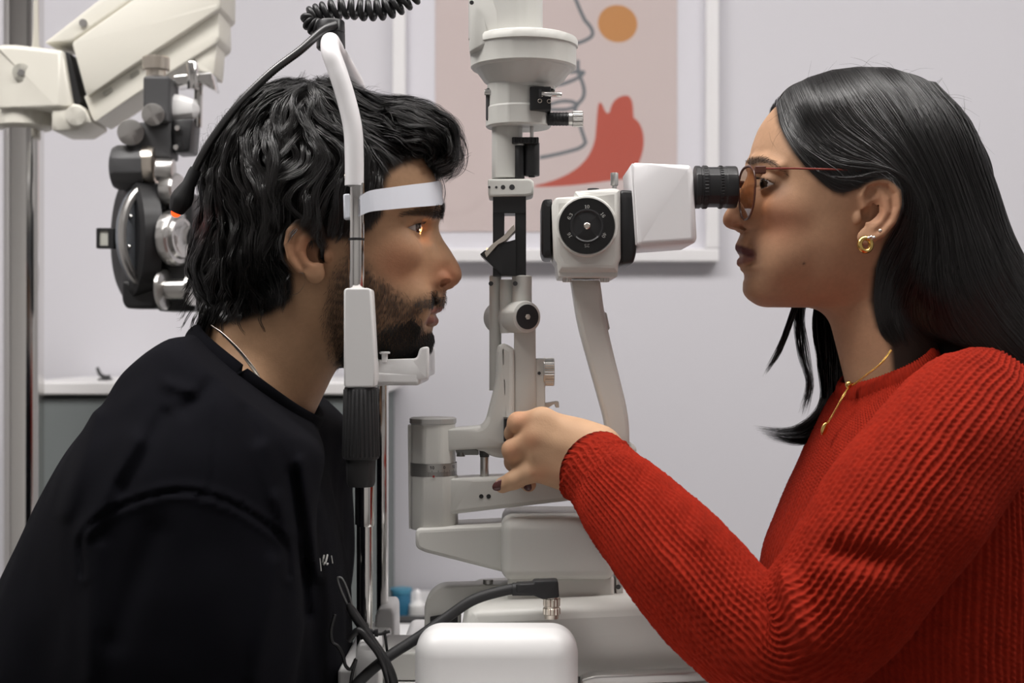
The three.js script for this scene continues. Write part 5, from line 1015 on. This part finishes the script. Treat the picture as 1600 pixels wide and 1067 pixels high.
  const skinCol = (p, o) => {
    const q = px0(p), w = img(p[0], p[1], p[2]), x = w[0], y = w[1], az = Math.abs(q[2]);
    const n = noise(q[0] * .05, q[1] * .05, q[2] * .05) * .05 + noise(q[0] * .3, q[1] * .3, q[2] * .3) * .05;
    let c = [.46 * (1 + n), .272 * (1 + n), .165 * (1 + n)];
    const red = (cx, cy, r, a) => { const t = a * Math.exp(-((x - cx) ** 2 + (y - cy) ** 2) / r / r); c = [c[0] * (1 + .04 * t), c[1] * (1 - .18 * t), c[2] * (1 - .2 * t)]; };
    red(1145, 345, 18, .8); red(1215, 345, 40, .8); red(1378, 325, 40, .6);
    if (az < 46 && x < 1200) {
      const up = 1 - Math.abs(y - (389 + Math.max(0, x - 1152) * .30)) / 9, lo = 1 - Math.abs(y - (408 - Math.max(0, x - 1154) * .26)) / 8.5, fade = 1 - sstep(1174, 1185, x);
      const tu = clamp(up * 2.2, 0, 1) * fade, tl = clamp(lo * 1.8, 0, 1) * fade * .85; c = c.map((v, i) => lerp(lerp(v, [.24, .105, .09][i], tl), [.13, .048, .046][i], tu));
    }
    const el = Math.exp(-((x - 1207) ** 2 / 500 + (y - 292) ** 2 / 260)); c = c.map((v, i) => v * (1 - [.62, .66, .66][i] * el));     // dark lid colour
    const bw = .85 * sstep(2.5, -3, polyDist(x, y, [[1167, 253], [1172, 247], [1190, 245], [1207, 251], [1222, 266], [1206, 257], [1190, 255], [1172, 259]])); c = c.map((v, i) => lerp(v, [.04, .028, .022][i], bw));
    const mole = Math.exp(-((x - 1256) ** 2 + (y - 412) ** 2) / 5); c = c.map(v => lerp(v, .03, mole * .8));
    const sc = sstep(5, -8, polyDist(x, y, hairless)); c = c.map((v, i) => lerp([.03, .02, .016][i], v, sc));
    o[0] = c[0]; o[1] = c[1]; o[2] = c[2];
  };
  const head = sculpt(f, [X(1120), Y(690), -.09], [X(1560), Y(110), .09], .0016, skinCol);
  // near hand: back of the hand to the camera, fingers closed round the slit knob, little finger out
  const Hd = (list) => list.map(([x, y, z, r]) => A(x, y, z, r));
  const wrist = Hd([[988, 795, .108, .023], [942, 733, .074, .0258]]);
  const fin = {
    index: Hd([[905, 690, .062, .016], [846, 660, .056, .0125], [810, 661, .050, .0098], [803, 677, .030, .0085], [809, 690, .016, .0075]]),
    middle: Hd([[905, 705, .064, .016], [842, 684, .060, .0125], [801, 703, .052, .0095], [803, 722, .034, .0085], [818, 727, .018, .0075]]),
    ring: Hd([[905, 715, .062, .016], [846, 708, .058, .012], [815, 727, .047, .009], [816, 746, .034, .008], [826, 757, .034, .0068]]),
    little: Hd([[910, 735, .060, .015], [860, 728, .056, .0125], [828, 738, .057, .0095], [803, 750, .055, .0082], [785, 758, .051, .0072]]),
    thumb: Hd([[915, 705, .040, .016], [872, 680, .022, .014], [836, 668, -.004, .0105], [812, 672, -.014, .0085]]),
  };
  const hand = p => {
    let d = sdChain(p, wrist, .02);
    const pp = [p[0], p[1], p[2]];
    d = smin(d, sdEll(pp, A(893, 708, .060, 0).slice(0, 3), [.034, .0265, .0165]), .016);
    d = smin(d, sdCone(p, A(870, 670, .050, 0), A(935, 700, .062, 0), .014, .020), .014);
    d = smin(d, sdCone(p, A(852, 735, .050, 0), A(930, 745, .064, 0), .0125, .020), .014);
    let prev = null;
    for (const k of ['index', 'middle', 'ring', 'little']) { const e = sdChain(p, fin[k], .003); d = smin(d, e, .0045); }
    d = smin(d, sdChain(p, fin.thumb, .006), .008);
    for (const [q, r] of [[A(848, 656, .062, 0), .009], [A(843, 681, .0645, 0), .0095], [A(848, 706, .0625, 0), .009], [A(864, 729, .061, 0), .0085]]) d = smin(d, sdEll(p, q.slice(0, 3), [r, r * .8, r * .6]), .012);
    return d;
  };
  const handG = sculpt(hand, [X(765), Y(815), -.035], [X(1010, .1), Y(630), .12], .0015, (p, o) => {
    const n = noise(p[0] * 90, p[1] * 90, p[2] * 90) * .05, w = img(...p); let c = [.52 * (1 + n), .325 * (1 + n), .20 * (1 + n)];
    for (const [a, b, r] of [[812, 655, 18], [800, 705, 16], [830, 690, 14], [845, 740, 16]]) { const t = Math.exp(-((w[0] - a) ** 2 + (w[1] - b) ** 2) / r / r); c[1] *= 1 - .16 * t; c[2] *= 1 - .2 * t; }
    o[0] = c[0]; o[1] = c[1]; o[2] = c[2];
  });
  const limb = p => {
    let d = sdChain(p, [A(1440, 610, 0, .06), A(1440, 760, 0, .085), A(1430, 950, 0, .08), A(1440, 1150, 0, .09)], .04);
    for (const s of [1, -1]) d = smin(d, sdChain([p[0], p[1], p[2] * s], s > 0 ? [A(1480, 660, .08, .05), A(1510, 690, .14, .045), A(1225, 990, .185, .034), A(1090, 900, .155, .034), A(1000, 808, .115, .022)] : [A(1480, 660, .08, .05), A(1510, 690, .12, .045), A(1480, 1050, .16, .036)]), .02);
    return d;
  };
  const limbG = sculpt(limb, [X(980), .72, -.25], [X(1640), Y(580), .25], .008, (p, o) => { o[0] = .43; o[1] = .25; o[2] = .165; });
  part('body', [head, handG, limbG], skinMat, woman);
  const nail = std(.09, .028, .026, .18);
  const nl = (c, d, r) => { const g = new THREE.SphereGeometry(1, 20, 14); g.scale(r[0], r[1], r[2]); g.applyQuaternion(new THREE.Quaternion().setFromUnitVectors(V(0, 1, 0), d.normalize())); g.translate(c.x, c.y, c.z); return g; };
  part('nail', nl(P(780, 758, .0565), V(-.8, -.45, .1), [.0047, .0068, .0022]), nail, woman); part('nail', nl(P(823, 758, .0392), V(.5, -.8, .1), [.0042, .006, .002]), nail, woman);
  for (const sg of [1, -1]) part('eye', eyeball(W0([cfg.eye[0], cfg.eye[1], cfg.eye[2] * sg]), .0122, -1, [.02, .012, .008], [.5, .02]), eyeMat, woman);

  // ---- hair
  const vol = q => {
    const m = [q[0], q[1], Math.abs(q[2])];
    let d = sdEll(m, [1366, 258, 0], [158, 155, 134]);
    d = smin(d, sdEll(m, [1250, 178, 0], [42, 48, 96]), 24); d = smin(d, sdEll(m, [1310, 190, 0], [98, 82, 116]), 20); d = smin(d, sdEll(m, [1418, 240, 0], [93, 99, 124]), 30);
    d = smin(d, sdChain(m, [[1450, 300, 40, 92], [1478, 430, 60, 96], [1530, 540, 70, 78], [1640, 680, 70, 70]], 20), 40);
    d += 1.5 * noise(q[0] * .03, q[1] * .02, q[2] * .03);
    const k = U / pz(q[2] * U), x = 800 + (q[0] - 800) * k, y = 533.5 + (q[1] - 533.5) * k;
    return smax(d, -polyDist(x, y, hairless) * .9, 7);
  };
  const surf = q => { const d = vol(q); return d < -12 ? d : Math.min(d, hf(q) - 2.5); };
  const hv = p => vol(px0(p)) * U + .0035;
  const capG = sculpt(hv, [X(1195), Y(600), -.12], [X(1640), Y(88), .125], .0035);
  const strands = [], guides2 = [
    [[1213, 166], [1220, 198], [1240, 234], [1260, 260], [1284, 284], [1308, 301], [1338, 294]],
    [[1216, 158], [1226, 198], [1252, 238], [1290, 272], [1340, 276], [1392, 264], [1430, 300]],
    [[1222, 150], [1248, 208], [1296, 256], [1356, 264], [1414, 276], [1424, 335], [1386, 400], [1367, 460], [1375, 520], [1398, 545]],
    [[1228, 140], [1252, 195], [1300, 245], [1365, 256], [1420, 280], [1434, 345], [1400, 410], [1380, 480], [1402, 540]],
    [[1262, 121], [1300, 190], [1375, 245], [1432, 305], [1430, 400], [1400, 480], [1420, 542]],
    [[1300, 109], [1345, 180], [1412, 250], [1450, 340], [1446, 440], [1452, 520], [1520, 540]],
    [[1340, 104], [1390, 165], [1440, 250], [1480, 350], [1500, 460], [1560, 540], [1625, 600]],
    [[1390, 105], [1440, 165], [1485, 260], [1524, 370], [1565, 470], [1640, 560]],
    [[1425, 116], [1475, 180], [1515, 270], [1552, 365], [1598, 455], [1680, 560]],
    [[1450, 126], [1500, 190], [1538, 290], [1572, 380], [1620, 460], [1690, 560]],
    [[1462, 128], [1512, 186], [1548, 280], [1576, 370], [1632, 465], [1710, 570]],
    [[1462, 128], [1518, 190], [1556, 285], [1590, 380], [1650, 475], [1730, 580]],
  ].map(g => new THREE.CatmullRomCurve3(g.map(([x, y]) => V(x, y, 0)), false, 'catmullrom', .5));
  const near = (x, y, want, z0) => { let z = z0 ?? 190, n = 0; while (n++ < 60) { const k = pz(z * U) / U, d = surf([800 + (x - 800) * k, 533.5 + (y - 533.5) * k, z]) - want; if (d < .4) break; z -= Math.max(.4, d * .7); if (z < -60) break; } return z; };
  for (let i = 0; i < 9000; i++) {
    const e = Math.pow(rnd(), .9) * (guides2.length - 1), a = Math.min(Math.floor(e), guides2.length - 2), t = e - a, L = rr(.82, 1), lift = rr(-3.5, 1.2) + (rnd() < .06 ? rr(0, 3.5) : 0), ph = rnd() * 50, p = [], far = rnd() < .14 ? -1 : 1; let ok = true;
    for (let k = 0; k < 15; k++) {
      const v = k / 14 * L, g = guides2[a].getPoint(v).lerp(guides2[a + 1].getPoint(v), t); g.x += 3.2 * noise(ph, v * 3) * v + gauss() * .25; g.y += 2 * noise(ph + 30, v * 3) * v;
      const z = near(g.x, g.y, lift); if (z < -20) { let q = [g.x, g.y, p.length ? p[p.length - 1][2] : rr(5, 50)]; for (let m = 0; m < 4; m++) { const gr = grad(surf, q), d = surf(q) - lift; q = [q[0] - gr.x * d, q[1] - gr.y * d, q[2] - gr.z * d]; } p.push(q); continue; }
      if (polyDist(g.x, g.y, hairless) < -3.5) { if (k < 4) ok = false; break; } const kk = pz(z * U) / U; p.push([800 + (g.x - 800) * kk, 533.5 + (g.y - 533.5) * kk, z]);
    }
    if (ok && p.length > 4) strands.push({ p: p.map(([x, y, z]) => W0([x, y, z * far])), r: .00026 * rr(.6, 1.4), tip: .15 });
  }
  // the lock that falls in front of the far shoulder
  const G = (l) => l.map(q => P(...q));
  const lock = [...between([G([[1285, 420, -.045], [1272, 500, -.05], [1280, 570, -.05], [1283, 630, -.05], [1240, 668, -.045], [1178, 667, -.04]]), G([[1305, 430, -.05], [1310, 520, -.055], [1310, 590, -.055], [1300, 645, -.05], [1258, 684, -.045], [1188, 676, -.04]]), G([[1325, 440, -.055], [1338, 540, -.06], [1330, 610, -.058], [1305, 662, -.05], [1258, 692, -.045], [1205, 686, -.042]])], 1500, { r: .00036, jit: .0035, short: .22, tipJit: .25 }),
    ...between([G([[1250, 440, -.045], [1236, 485, -.05], [1216, 540, -.05], [1190, 588, -.045]]), G([[1262, 440, -.045], [1243, 490, -.05], [1222, 545, -.05], [1200, 582, -.045]])], 130, { r: .00028, jit: .0016, short: .3, tipJit: .6 }),
    ...between([G([[1255, 440, -.05], [1242, 490, -.055], [1248, 550, -.055], [1262, 600, -.055], [1250, 645, -.05]]), G([[1272, 440, -.05], [1256, 490, -.055], [1262, 550, -.055], [1268, 600, -.055], [1258, 650, -.05]])], 220, { r: .0003, jit: .0022, short: .3 })];
  strands.push(...lock);
  const loose = (pts, r = .00012) => strands.push({ p: splineP(pts, 18), r, tip: .3, roll: 1.45 });
  for (let i = 0; i < 55; i++) { const a = rr(3.3, 6.4), cx = 1366 + 160 * Math.cos(a), cy = 258 + 152 * Math.sin(a), z = rr(-.03, .06), t = a + rr(1.1, 1.9) * (rnd() < .5 ? 1 : -1), L = rr(20, 55); loose([[cx - Math.cos(a) * 6, cy - Math.sin(a) * 6, z], [cx + Math.cos(t) * L * .5 + Math.cos(a) * 3, cy + Math.sin(t) * L * .5 + Math.sin(a) * 4, z], [cx + Math.cos(t) * L + Math.cos(a) * rr(2, 9), cy + Math.sin(t) * L + Math.sin(a) * rr(2, 9), z]], .00009); }
  for (let i = 0; i < 70; i++) { const u = rnd(), x = 1525 + u * 75 + u * u * 10, y = 260 + u * 200, z = rr(-.02, .05); loose([[x - 6, y - 10, z], [x + rr(0, 9), y + 25, z], [x + rr(0, 20), y + rr(40, 60), z]], .00009); }
  for (let i = 0; i < 40; i++) { const x = rr(1222, 1266), y = 146 + (x - 1212) * 1.9, z = .045 + rr(0, .02); loose([[x + 4, y - 6, z], [x + rr(-4, 6), y + rr(6, 12), z + .002], [x + rr(0, 16), y + rr(16, 30), z + .003]], .0001); }
  const hair = part('hair', capG, strandMat(.004, .0034, .0034, .8), woman);
  part('hair_strands', locks(strands, P(1380, 300, 0)), strandMat(.0055, .0045, .0042, .36), hair, null, 'stuff');
  // brows and lashes
  const hp = head.attributes.position, hn = head.attributes.normal, brow = [], lash = [], brP = [[1166, 254], [1170, 248.5], [1190, 246], [1208, 251], [1226, 268], [1229, 273], [1206, 257], [1190, 253.5], [1170, 258]];
  for (let i = 0; i < hp.count; i++) {
    const z = hp.getZ(i), w = img(hp.getX(i), hp.getY(i), z); if (w[0] > 1240 || w[1] > 285 || w[1] < 235 || Math.abs(z) > .058) continue;
    if (polyDist(w[0], w[1], brP) < .5 && true) for (let kq = 0; kq < 1; kq++) { const a = V(hp.getX(i) + gauss() * .0005, hp.getY(i) + gauss() * .0005, z), n = V(hn.getX(i), hn.getY(i), hn.getZ(i)), d = V(.9, (w[0] > 1198 ? -.55 : .12) + gauss() * .12, .45 * Math.sign(z)), L0 = d.addScaledVector(n, -d.dot(n)).normalize(), L = rr(.003, .005); brow.push({ p: [a, a.clone().addScaledVector(n, L * .15).addScaledVector(d, L * .5), a.clone().addScaledVector(n, L * .15).addScaledVector(d, L)], r: .00014, tip: .2 }); }
  }
  part('eyebrow', hairs(brow), strandMat(.004, .003, .0026, .7), woman, null, 'stuff');
  for (const sg of [1, -1]) for (let i = 0; i < 54; i++) { const ph = -.1 + 1.6 * i / 53, up = i % 3 > 0 || ph < .5, h = (up ? -cfg.lidUp : cfg.lidLow) * (1 - (ph > 0 ? ph / 1.4 : ph / -.95) ** 2), e = cfg.eye, R = 22; const q = (k, l) => W0([e[0] - Math.cos(ph) * R * k, e[1] + h + l, (e[2] + Math.sin(ph) * R * k) * sg]); lash.push({ p: [q(.96, 0), q(1.14, up ? 0 : 2), q(1.32, up ? -5 : 5)], r: .00016, tip: .2 }); }
  part('eyelash', hairs(lash), strandMat(.006, .005, .005, .5), woman, null, 'stuff');

  // ---- sweater: knit built as relief on lofted sleeves and trunk
  const knitMat = new THREE.MeshPhysicalMaterial({ roughness: .88, specularIntensity: .25, sheen: .3, sheenRoughness: .5, vertexColors: true }); knitMat.sheenColor.setRGB(.30, .03, .015);
  const ribMat = knitMat;
  const base = [.25, .014, .0045];
  function knitGrid(nu, nv, at, { period = .0063, pitch = .0052, amp = .0032, folds = [], girth, plain = false }) {
    // at(u, v) -> Vector3, u round the tube, v along it
    const P_ = new Array((nu + 1) * (nv + 1)), len = new Float32Array(nv + 1);
    for (let j = 0; j <= nv; j++) { for (let i = 0; i <= nu; i++) P_[j * (nu + 1) + i] = at(i / nu, j / nv); if (j) len[j] = len[j - 1] + P_[j * (nu + 1) + (nu >> 2)].distanceTo(P_[(j - 1) * (nu + 1) + (nu >> 2)]); }
    const ribs = Math.round(girth / period), pos = new Float32Array(P_.length * 3), uv = new Float32Array(P_.length * 2), col = new Float32Array(P_.length * 3), du = V(0, 0, 0), dv = V(0, 0, 0);
    for (let j = 0; j <= nv; j++) for (let i = 0; i <= nu; i++) {
      const k = j * (nu + 1) + i, p = P_[k]; du.subVectors(P_[j * (nu + 1) + (i + 1 > nu ? 1 : i + 1)], P_[j * (nu + 1) + (i ? i - 1 : nu - 1)]); dv.subVectors(P_[Math.min(j + 1, nv) * (nu + 1) + i], P_[Math.max(j - 1, 0) * (nu + 1) + i]);
      const n = du.clone().cross(dv).normalize(); if (!(n.lengthSq() > .5)) n.set(0, 1, 0);
      let h = 0; const w = p;
      for (const [a, b, wd, hh] of folds) { const ab = b.clone().sub(a), t = clamp(w.clone().sub(a).dot(ab) / ab.lengthSq(), 0, 1), d2 = w.distanceToSquared(a.clone().addScaledVector(ab, t)); h += hh * Math.exp(-d2 / wd / wd) * Math.sin(Math.PI * clamp(t * .9 + .05, 0, 1)) ** .5; }
      h += .0022 * noise(w.x * 22, w.y * 22, w.z * 22);
      const ru = i / nu * ribs + .16 * noise(w.x * 60, w.y * 60, w.z * 60), fr = ru - Math.floor(ru), odd = Math.floor(ru) & 1;
      const arch = Math.pow(Math.abs(Math.sin(Math.PI * fr)), .62), st = .5 + .5 * Math.cos(6.2832 * (len[j] / pitch + (fr - .5) * (odd ? .5 : -.5) + .5 * odd));
      const fuzz = .00022 * (NT[(k * 31) & 4095]);
      h += amp * (plain ? arch * .8 : arch * (.66 + .34 * st)) + fuzz;
      pos[k * 3] = p.x + n.x * h; pos[k * 3 + 1] = p.y + n.y * h; pos[k * 3 + 2] = p.z + n.z * h; uv[k * 2] = i / nu; uv[k * 2 + 1] = len[j];
      const t = 1 + .12 * NT[(k * 17) & 4095] + .1 * noise(w.x * 120, w.y * 120, w.z * 120); for (let c = 0; c < 3; c++) col[k * 3 + c] = base[c] * t;
    }
    const idx = new Uint32Array(nu * nv * 6); let q = 0;
    for (let j = 0; j < nv; j++) for (let i = 0; i < nu; i++) { const a = j * (nu + 1) + i, b = a + nu + 1; idx[q++] = a; idx[q++] = a + 1; idx[q++] = b; idx[q++] = b; idx[q++] = a + 1; idx[q++] = b + 1; }
    const g = new THREE.BufferGeometry(); g.setAttribute('position', new THREE.BufferAttribute(pos, 3)); g.setAttribute('uv', new THREE.BufferAttribute(uv, 2)); g.setAttribute('color', new THREE.BufferAttribute(col, 3)); g.setIndex(new THREE.BufferAttribute(idx, 1)); g.computeVertexNormals();
    return g;
  }
  // tube surface round a path of [px, py, z, radius px]
  function sleeve(rows, flatZ = 1) {
    const pts = rows.map(([x, y, z, r]) => P(x, y, z)), rad = rows.map(([x, y, z, r]) => r * pz(z)), c = new THREE.CatmullRomCurve3(pts, false, 'catmullrom', .5), n = rows.length - 1;
    const R = v => { const e = clamp(v, 0, 1) * n, a = Math.min(Math.floor(e), n - 1), t = e - a, r0 = rad[Math.max(a - 1, 0)], r1 = rad[a], r2 = rad[a + 1], r3 = rad[Math.min(a + 2, n)]; return .5 * (2 * r1 + (r2 - r0) * t + (2 * r0 - 5 * r1 + 4 * r2 - r3) * t * t + (3 * r1 - r0 - 3 * r2 + r3) * t * t * t); };
    let u0 = V(0, 0, 1); const cache = new Map();
    return (u, v) => {
      let fr = cache.get(v); if (!fr) { const t = c.getTangent(v), s = V(0, 0, 1).addScaledVector(t, -t.z).normalize(), w = t.clone().cross(s); fr = [c.getPoint(v), s, w, R(v)]; cache.set(v, fr); }
      const a = -u * 6.28318 + Math.PI, [p, s, w, r] = fr; return p.clone().addScaledVector(s, Math.cos(a) * r * flatZ).addScaledVector(w, Math.sin(a) * r);
    };
  }
  const fold = (a, b, wd, h) => [P(...a), P(...b), wd, h];
  const armRows = [[1560, 590, .115, 20], [1556, 596, .118, 66], [1540, 622, .13, 96], [1505, 668, .15, 117], [1440, 755, .172, 126], [1360, 865, .188, 122], [1285, 965, .192, 114], [1215, 1010, .188, 106], [1140, 965, .173, 99], [1060, 880, .15, 95], [990, 800, .115, 82], [955, 762, .090, 69], [938, 742, .080, 63]];
  const folds = [fold([1262, 800, .24], [1345, 850, .26], .010, .006), fold([1215, 855, .22], [1235, 960, .26], .007, .010), fold([1170, 880, .23], [1160, 980, .26], .008, .007), fold([1015, 716, .13], [985, 770, .18], .007, .005), fold([1050, 752, .15], [1020, 800, .2], .006, .0045), fold([1085, 786, .17], [1055, 850, .22], .006, .0055), fold([1160, 850, .2], [1140, 900, .24], .007, .006), fold([1255, 838, .24], [1330, 862, .25],   .010, .016), fold([1330, 862, .25], [1405, 880, .25], .010, .007), fold([1118, 815, .21], [1140, 850, .22], .008, .008), fold([1195, 870, .22], [1185, 960, .25], .012, .008), fold([1222, 880, .22], [1262, 1010, .25], .009, -.012), fold([1250, 930, .26], [1265, 1030, .26], .008, .007), fold([1010, 760, .18], [1090, 880, .22], .014, .006), fold([1030, 850, .2], [1100, 960, .22], .012, -.006), fold([1330, 730, .24], [1400, 640, .24], .012, .005), fold([1420, 700, .28], [1350, 800, .28], .018, -.004), fold([1060, 790, .19], [1100, 850, .2], .010, -.004)];
  const arm = knitGrid(400, 530, sleeve(armRows), { girth: .40, folds });
  // trunk
  const rings = [[1386, 577, -62, 30, .066], [1386, 600, -84, 40, .084], [1408, 622, -124, 48, .118], [1434, 660, -168, 44, .148], [1443, 715, -190, 20, .160], [1443, 775, -207, 0, .162], [1440, 850, -236, 0, .160], [1438, 930, -246, 0, .158], [1438, 1010, -240, 0, .158], [1440, 1120, -235, 0, .162]];
  const rc = [0, 1, 2, 3, 4].map(k => rings.map(r => r[k])), cat = (a, e) => { const n = a.length - 1, i = Math.min(Math.floor(e), n - 1), t = e - i, p0 = a[Math.max(i - 1, 0)], p1 = a[i], p2 = a[i + 1], p3 = a[Math.min(i + 2, n)]; return .5 * (2 * p1 + (p2 - p0) * t + (2 * p0 - 5 * p1 + 4 * p2 - p3) * t * t + (3 * p1 - p0 - 3 * p2 + p3) * t * t * t); };
  const trunkAt = (u, v) => { const e = v * (rings.length - 1), a = u * 6.28318 + Math.PI, c = Math.cos(a), s = Math.sin(a), [x, y, fx, fy, w] = rc.map(k => cat(k, e)); const q = Math.pow(Math.abs(c), .9) * Math.sign(c), b = s; return V(X(x + fx * q), Y(y + fy * q), -b * w); };
  const trunk = knitGrid(680, 270, trunkAt, { girth: 1.02, amp: .0024, folds: [fold([1250, 830, .12], [1300, 700, .14], .012, .004), fold([1400, 960, .19], [1520, 900, .19], .014, .004)] });
  const sweater = part('sweater', trunk, knitMat, woman); part('sleeve', arm, knitMat, sweater);
  const cuffRows = [[964, 771, .094, 70], [946, 751, .084, 66], [933, 736, .077, 63.5], [928, 730, .074, 62], [931, 734, .0755, 58]];
  part('cuff', knitGrid(300, 70, sleeve(cuffRows), { girth: .22, period: .0062, amp: .0019, pitch: .0044 }), knitMat, sweater);
  const col = []; for (let i = 0; i < 200; i++) { const a = i / 200 * 6.2832; col.push(V(X(1386 - Math.cos(a) * 63), Y(579 + Math.cos(a) * 32), Math.sin(a) * .0675)); }
  const colAt = (u, v) => { const a = -v * 6.28318, b = u * 6.28318, r1 = .0105, r2 = .0048, c = V(X(1387 - Math.cos(a) * 70), Y(582 + Math.cos(a) * 34), Math.sin(a) * .0725), out = V(-Math.cos(a) * .9, -Math.cos(a) * .25, Math.sin(a)).normalize(), up = V(-.25, .95, 0).addScaledVector(out, -.25).normalize(); return c.addScaledVector(up, Math.cos(b) * r1).addScaledVector(out, Math.sin(b) * r2); };
  const cg = knitGrid(640, 26, (u, v) => colAt(1 - v, u), { girth: .46, period: .0046, amp: .0016, plain: true });
  part('collar', cg, knitMat, sweater);
}
// ---------------------------------------------------------------- what she wears
{
  const o = thing('eyeglasses', 'brown framed eyeglasses with tinted lenses and thin red temples on the woman', 'eyeglasses', P(1168, 300, .03));
  const frame = std(.09, .03, .018, .22), temple = std(.20, .03, .02, .25), lens = new THREE.MeshPhysicalMaterial({ roughness: .02, transmission: 1, thickness: 0, ior: 1.5 }); lens.color.setRGB(.62, .43, .30);
  const xl = X(1148.5), yc = Y(304), zc = z => xl + .13 * Math.abs(z) + .001 + 1.0 * Math.max(0, Math.abs(z) - .03) ** 2;
  const shape = sg => { const pts = []; for (let i = 0; i < 80; i++) { const a = i / 80 * 6.2832, c = Math.cos(a), s = Math.sin(a), w = .0245, h = .0238; let z = .033 + Math.sign(c) * Math.pow(Math.abs(c), .82) * w * (s > 0 ? 1.02 : .96 + .04 * s), y = Math.sign(s) * Math.pow(Math.abs(s), s > 0 ? .75 : .95) * h * (s > 0 ? .92 : 1.08); if (s < 0) z += (-s) * (-s) * -.0015; z *= sg; pts.push(V(zc(z), yc + y, z)); } return pts; };
  for (const sg of [1, -1]) {
    const sh = shape(sg), rim = part('rim', tube(sh, .00095, { rad: 10, closed: true, flat: [1.4, 1] }), frame, o);
    const pos = [], idx = [], c = V(zc(.033 * sg), yc, .033 * sg); pos.push(c.x, c.y, c.z); sh.forEach(p => pos.push(p.x, p.y, p.z)); for (let i = 0; i < 80; i++) idx.push(0, 1 + i, 1 + (i + 1) % 80);
    const lg = new THREE.BufferGeometry(); lg.setAttribute('position', new THREE.Float32BufferAttribute(pos, 3)); lg.setIndex(idx); lg.computeVertexNormals(); part('lens', lg, lens, rim, 'brown tinted lens');
    part('hinge', bx(zc(.058) - .001, yc + .0125, sg > 0 ? .0565 : -.0615, zc(.058) + .009, yc + .0195, sg > 0 ? .0615 : -.0565, .0012), frame, o);
    part('temple', tube(spline([V(zc(.058) + .006, yc + .017, .060 * sg), V(zc(.058) + .035, yc + .0165, .0655 * sg), V(zc(.058) + .08, yc + .0145, .0705 * sg), V(zc(.058) + .112, yc + .012, .0735 * sg), V(zc(.058) + .125, yc + .004, .0740 * sg)], 30), .0006, { rad: 10, flat: [1, 1.5] }), temple, o, 'thin red temple');
  }
  part('bridge', tube(spline([V(zc(.009), yc + .009, .010), V(zc(0) - .002, yc + .0115, 0), V(zc(.009), yc + .009, -.010)], 16), .0013, { rad: 10 }), frame, o);
}
{
  const o = thing('hoop_earring', 'thick gold hoop earring in the lobe of the woman', 'earring', P(1352, 380, .084));
  const g = new THREE.TorusGeometry(.0058, .0022, 18, 48); g.scale(1, 1, 1.25); g.rotateY(.35); g.translate(X(1352, .086), Y(382, .086), .086); part('hoop', g, M.gold, o);
}
{
  const o = thing('cluster_stud', 'small stud of three clear stones above the gold hoop earring', 'earring', P(1361, 371, .086));
  [[1356.5, 371.5], [1361, 370], [1365.5, 371]].forEach(([x, y]) => part('stone', new THREE.OctahedronGeometry(.0016, 1).translate(X(x, .0875), Y(y, .0875), .0875), M.mirror, o)); part('setting', rod(P(1361, 371, .084), P(1361, 371, .0868), .002, .0003, 12), M.silver, o);
}
{
  const o = thing('ball_stud', 'tiny round metal stud highest on the ear of the woman', 'earring', P(1375, 361, .087));
  part('ball', new THREE.SphereGeometry(.0017, 20, 14).translate(X(1375, .0885), Y(360.5, .0885), .0885), M.silver, o); part('pin', rod(P(1375, 360.5, .083), P(1375, 360.5, .088), .0005, 0, 8), M.silver, o);
}
{
  const o = thing('necklace', 'fine gold chain necklace with small gold pendant on the woman in red', 'necklace', P(1340, 590, .06));
  const pts = splineP([[1392, 548, .070], [1376, 568, .070], [1352, 587, .060], [1335, 600, .045], [1326, 606, .045], [1318, 618, .058], [1300, 650, .055], [1291, 664, .052]], 150), g = [];
  pts.forEach((p, i) => { const d = pts[Math.min(i + 1, 150)].clone().sub(pts[Math.max(i - 1, 0)]).normalize(), t = new THREE.TorusGeometry(.0008, .00028, 6, 10); t.scale(1, 1.3, 1); if (i % 2) t.rotateY(1.57); t.applyQuaternion(new THREE.Quaternion().setFromUnitVectors(V(0, 1, 0), d)); t.translate(p.x, p.y, p.z); g.push(t); });
  part('chain', g, M.gold, o, null, 'stuff');
  part('clasp_bead', new THREE.SphereGeometry(.003, 20, 14).scale(1, 1.2, 1).translate(X(1326, .045), Y(601, .045), .045), M.gold, o);
  part('pendant', new THREE.SphereGeometry(1, 20, 14).scale(.0028, .006, .0016).rotateZ(-.3).translate(X(1288, .054), Y(670, .054), .054), M.gold, o);
}
renderer.render(scene, camera);
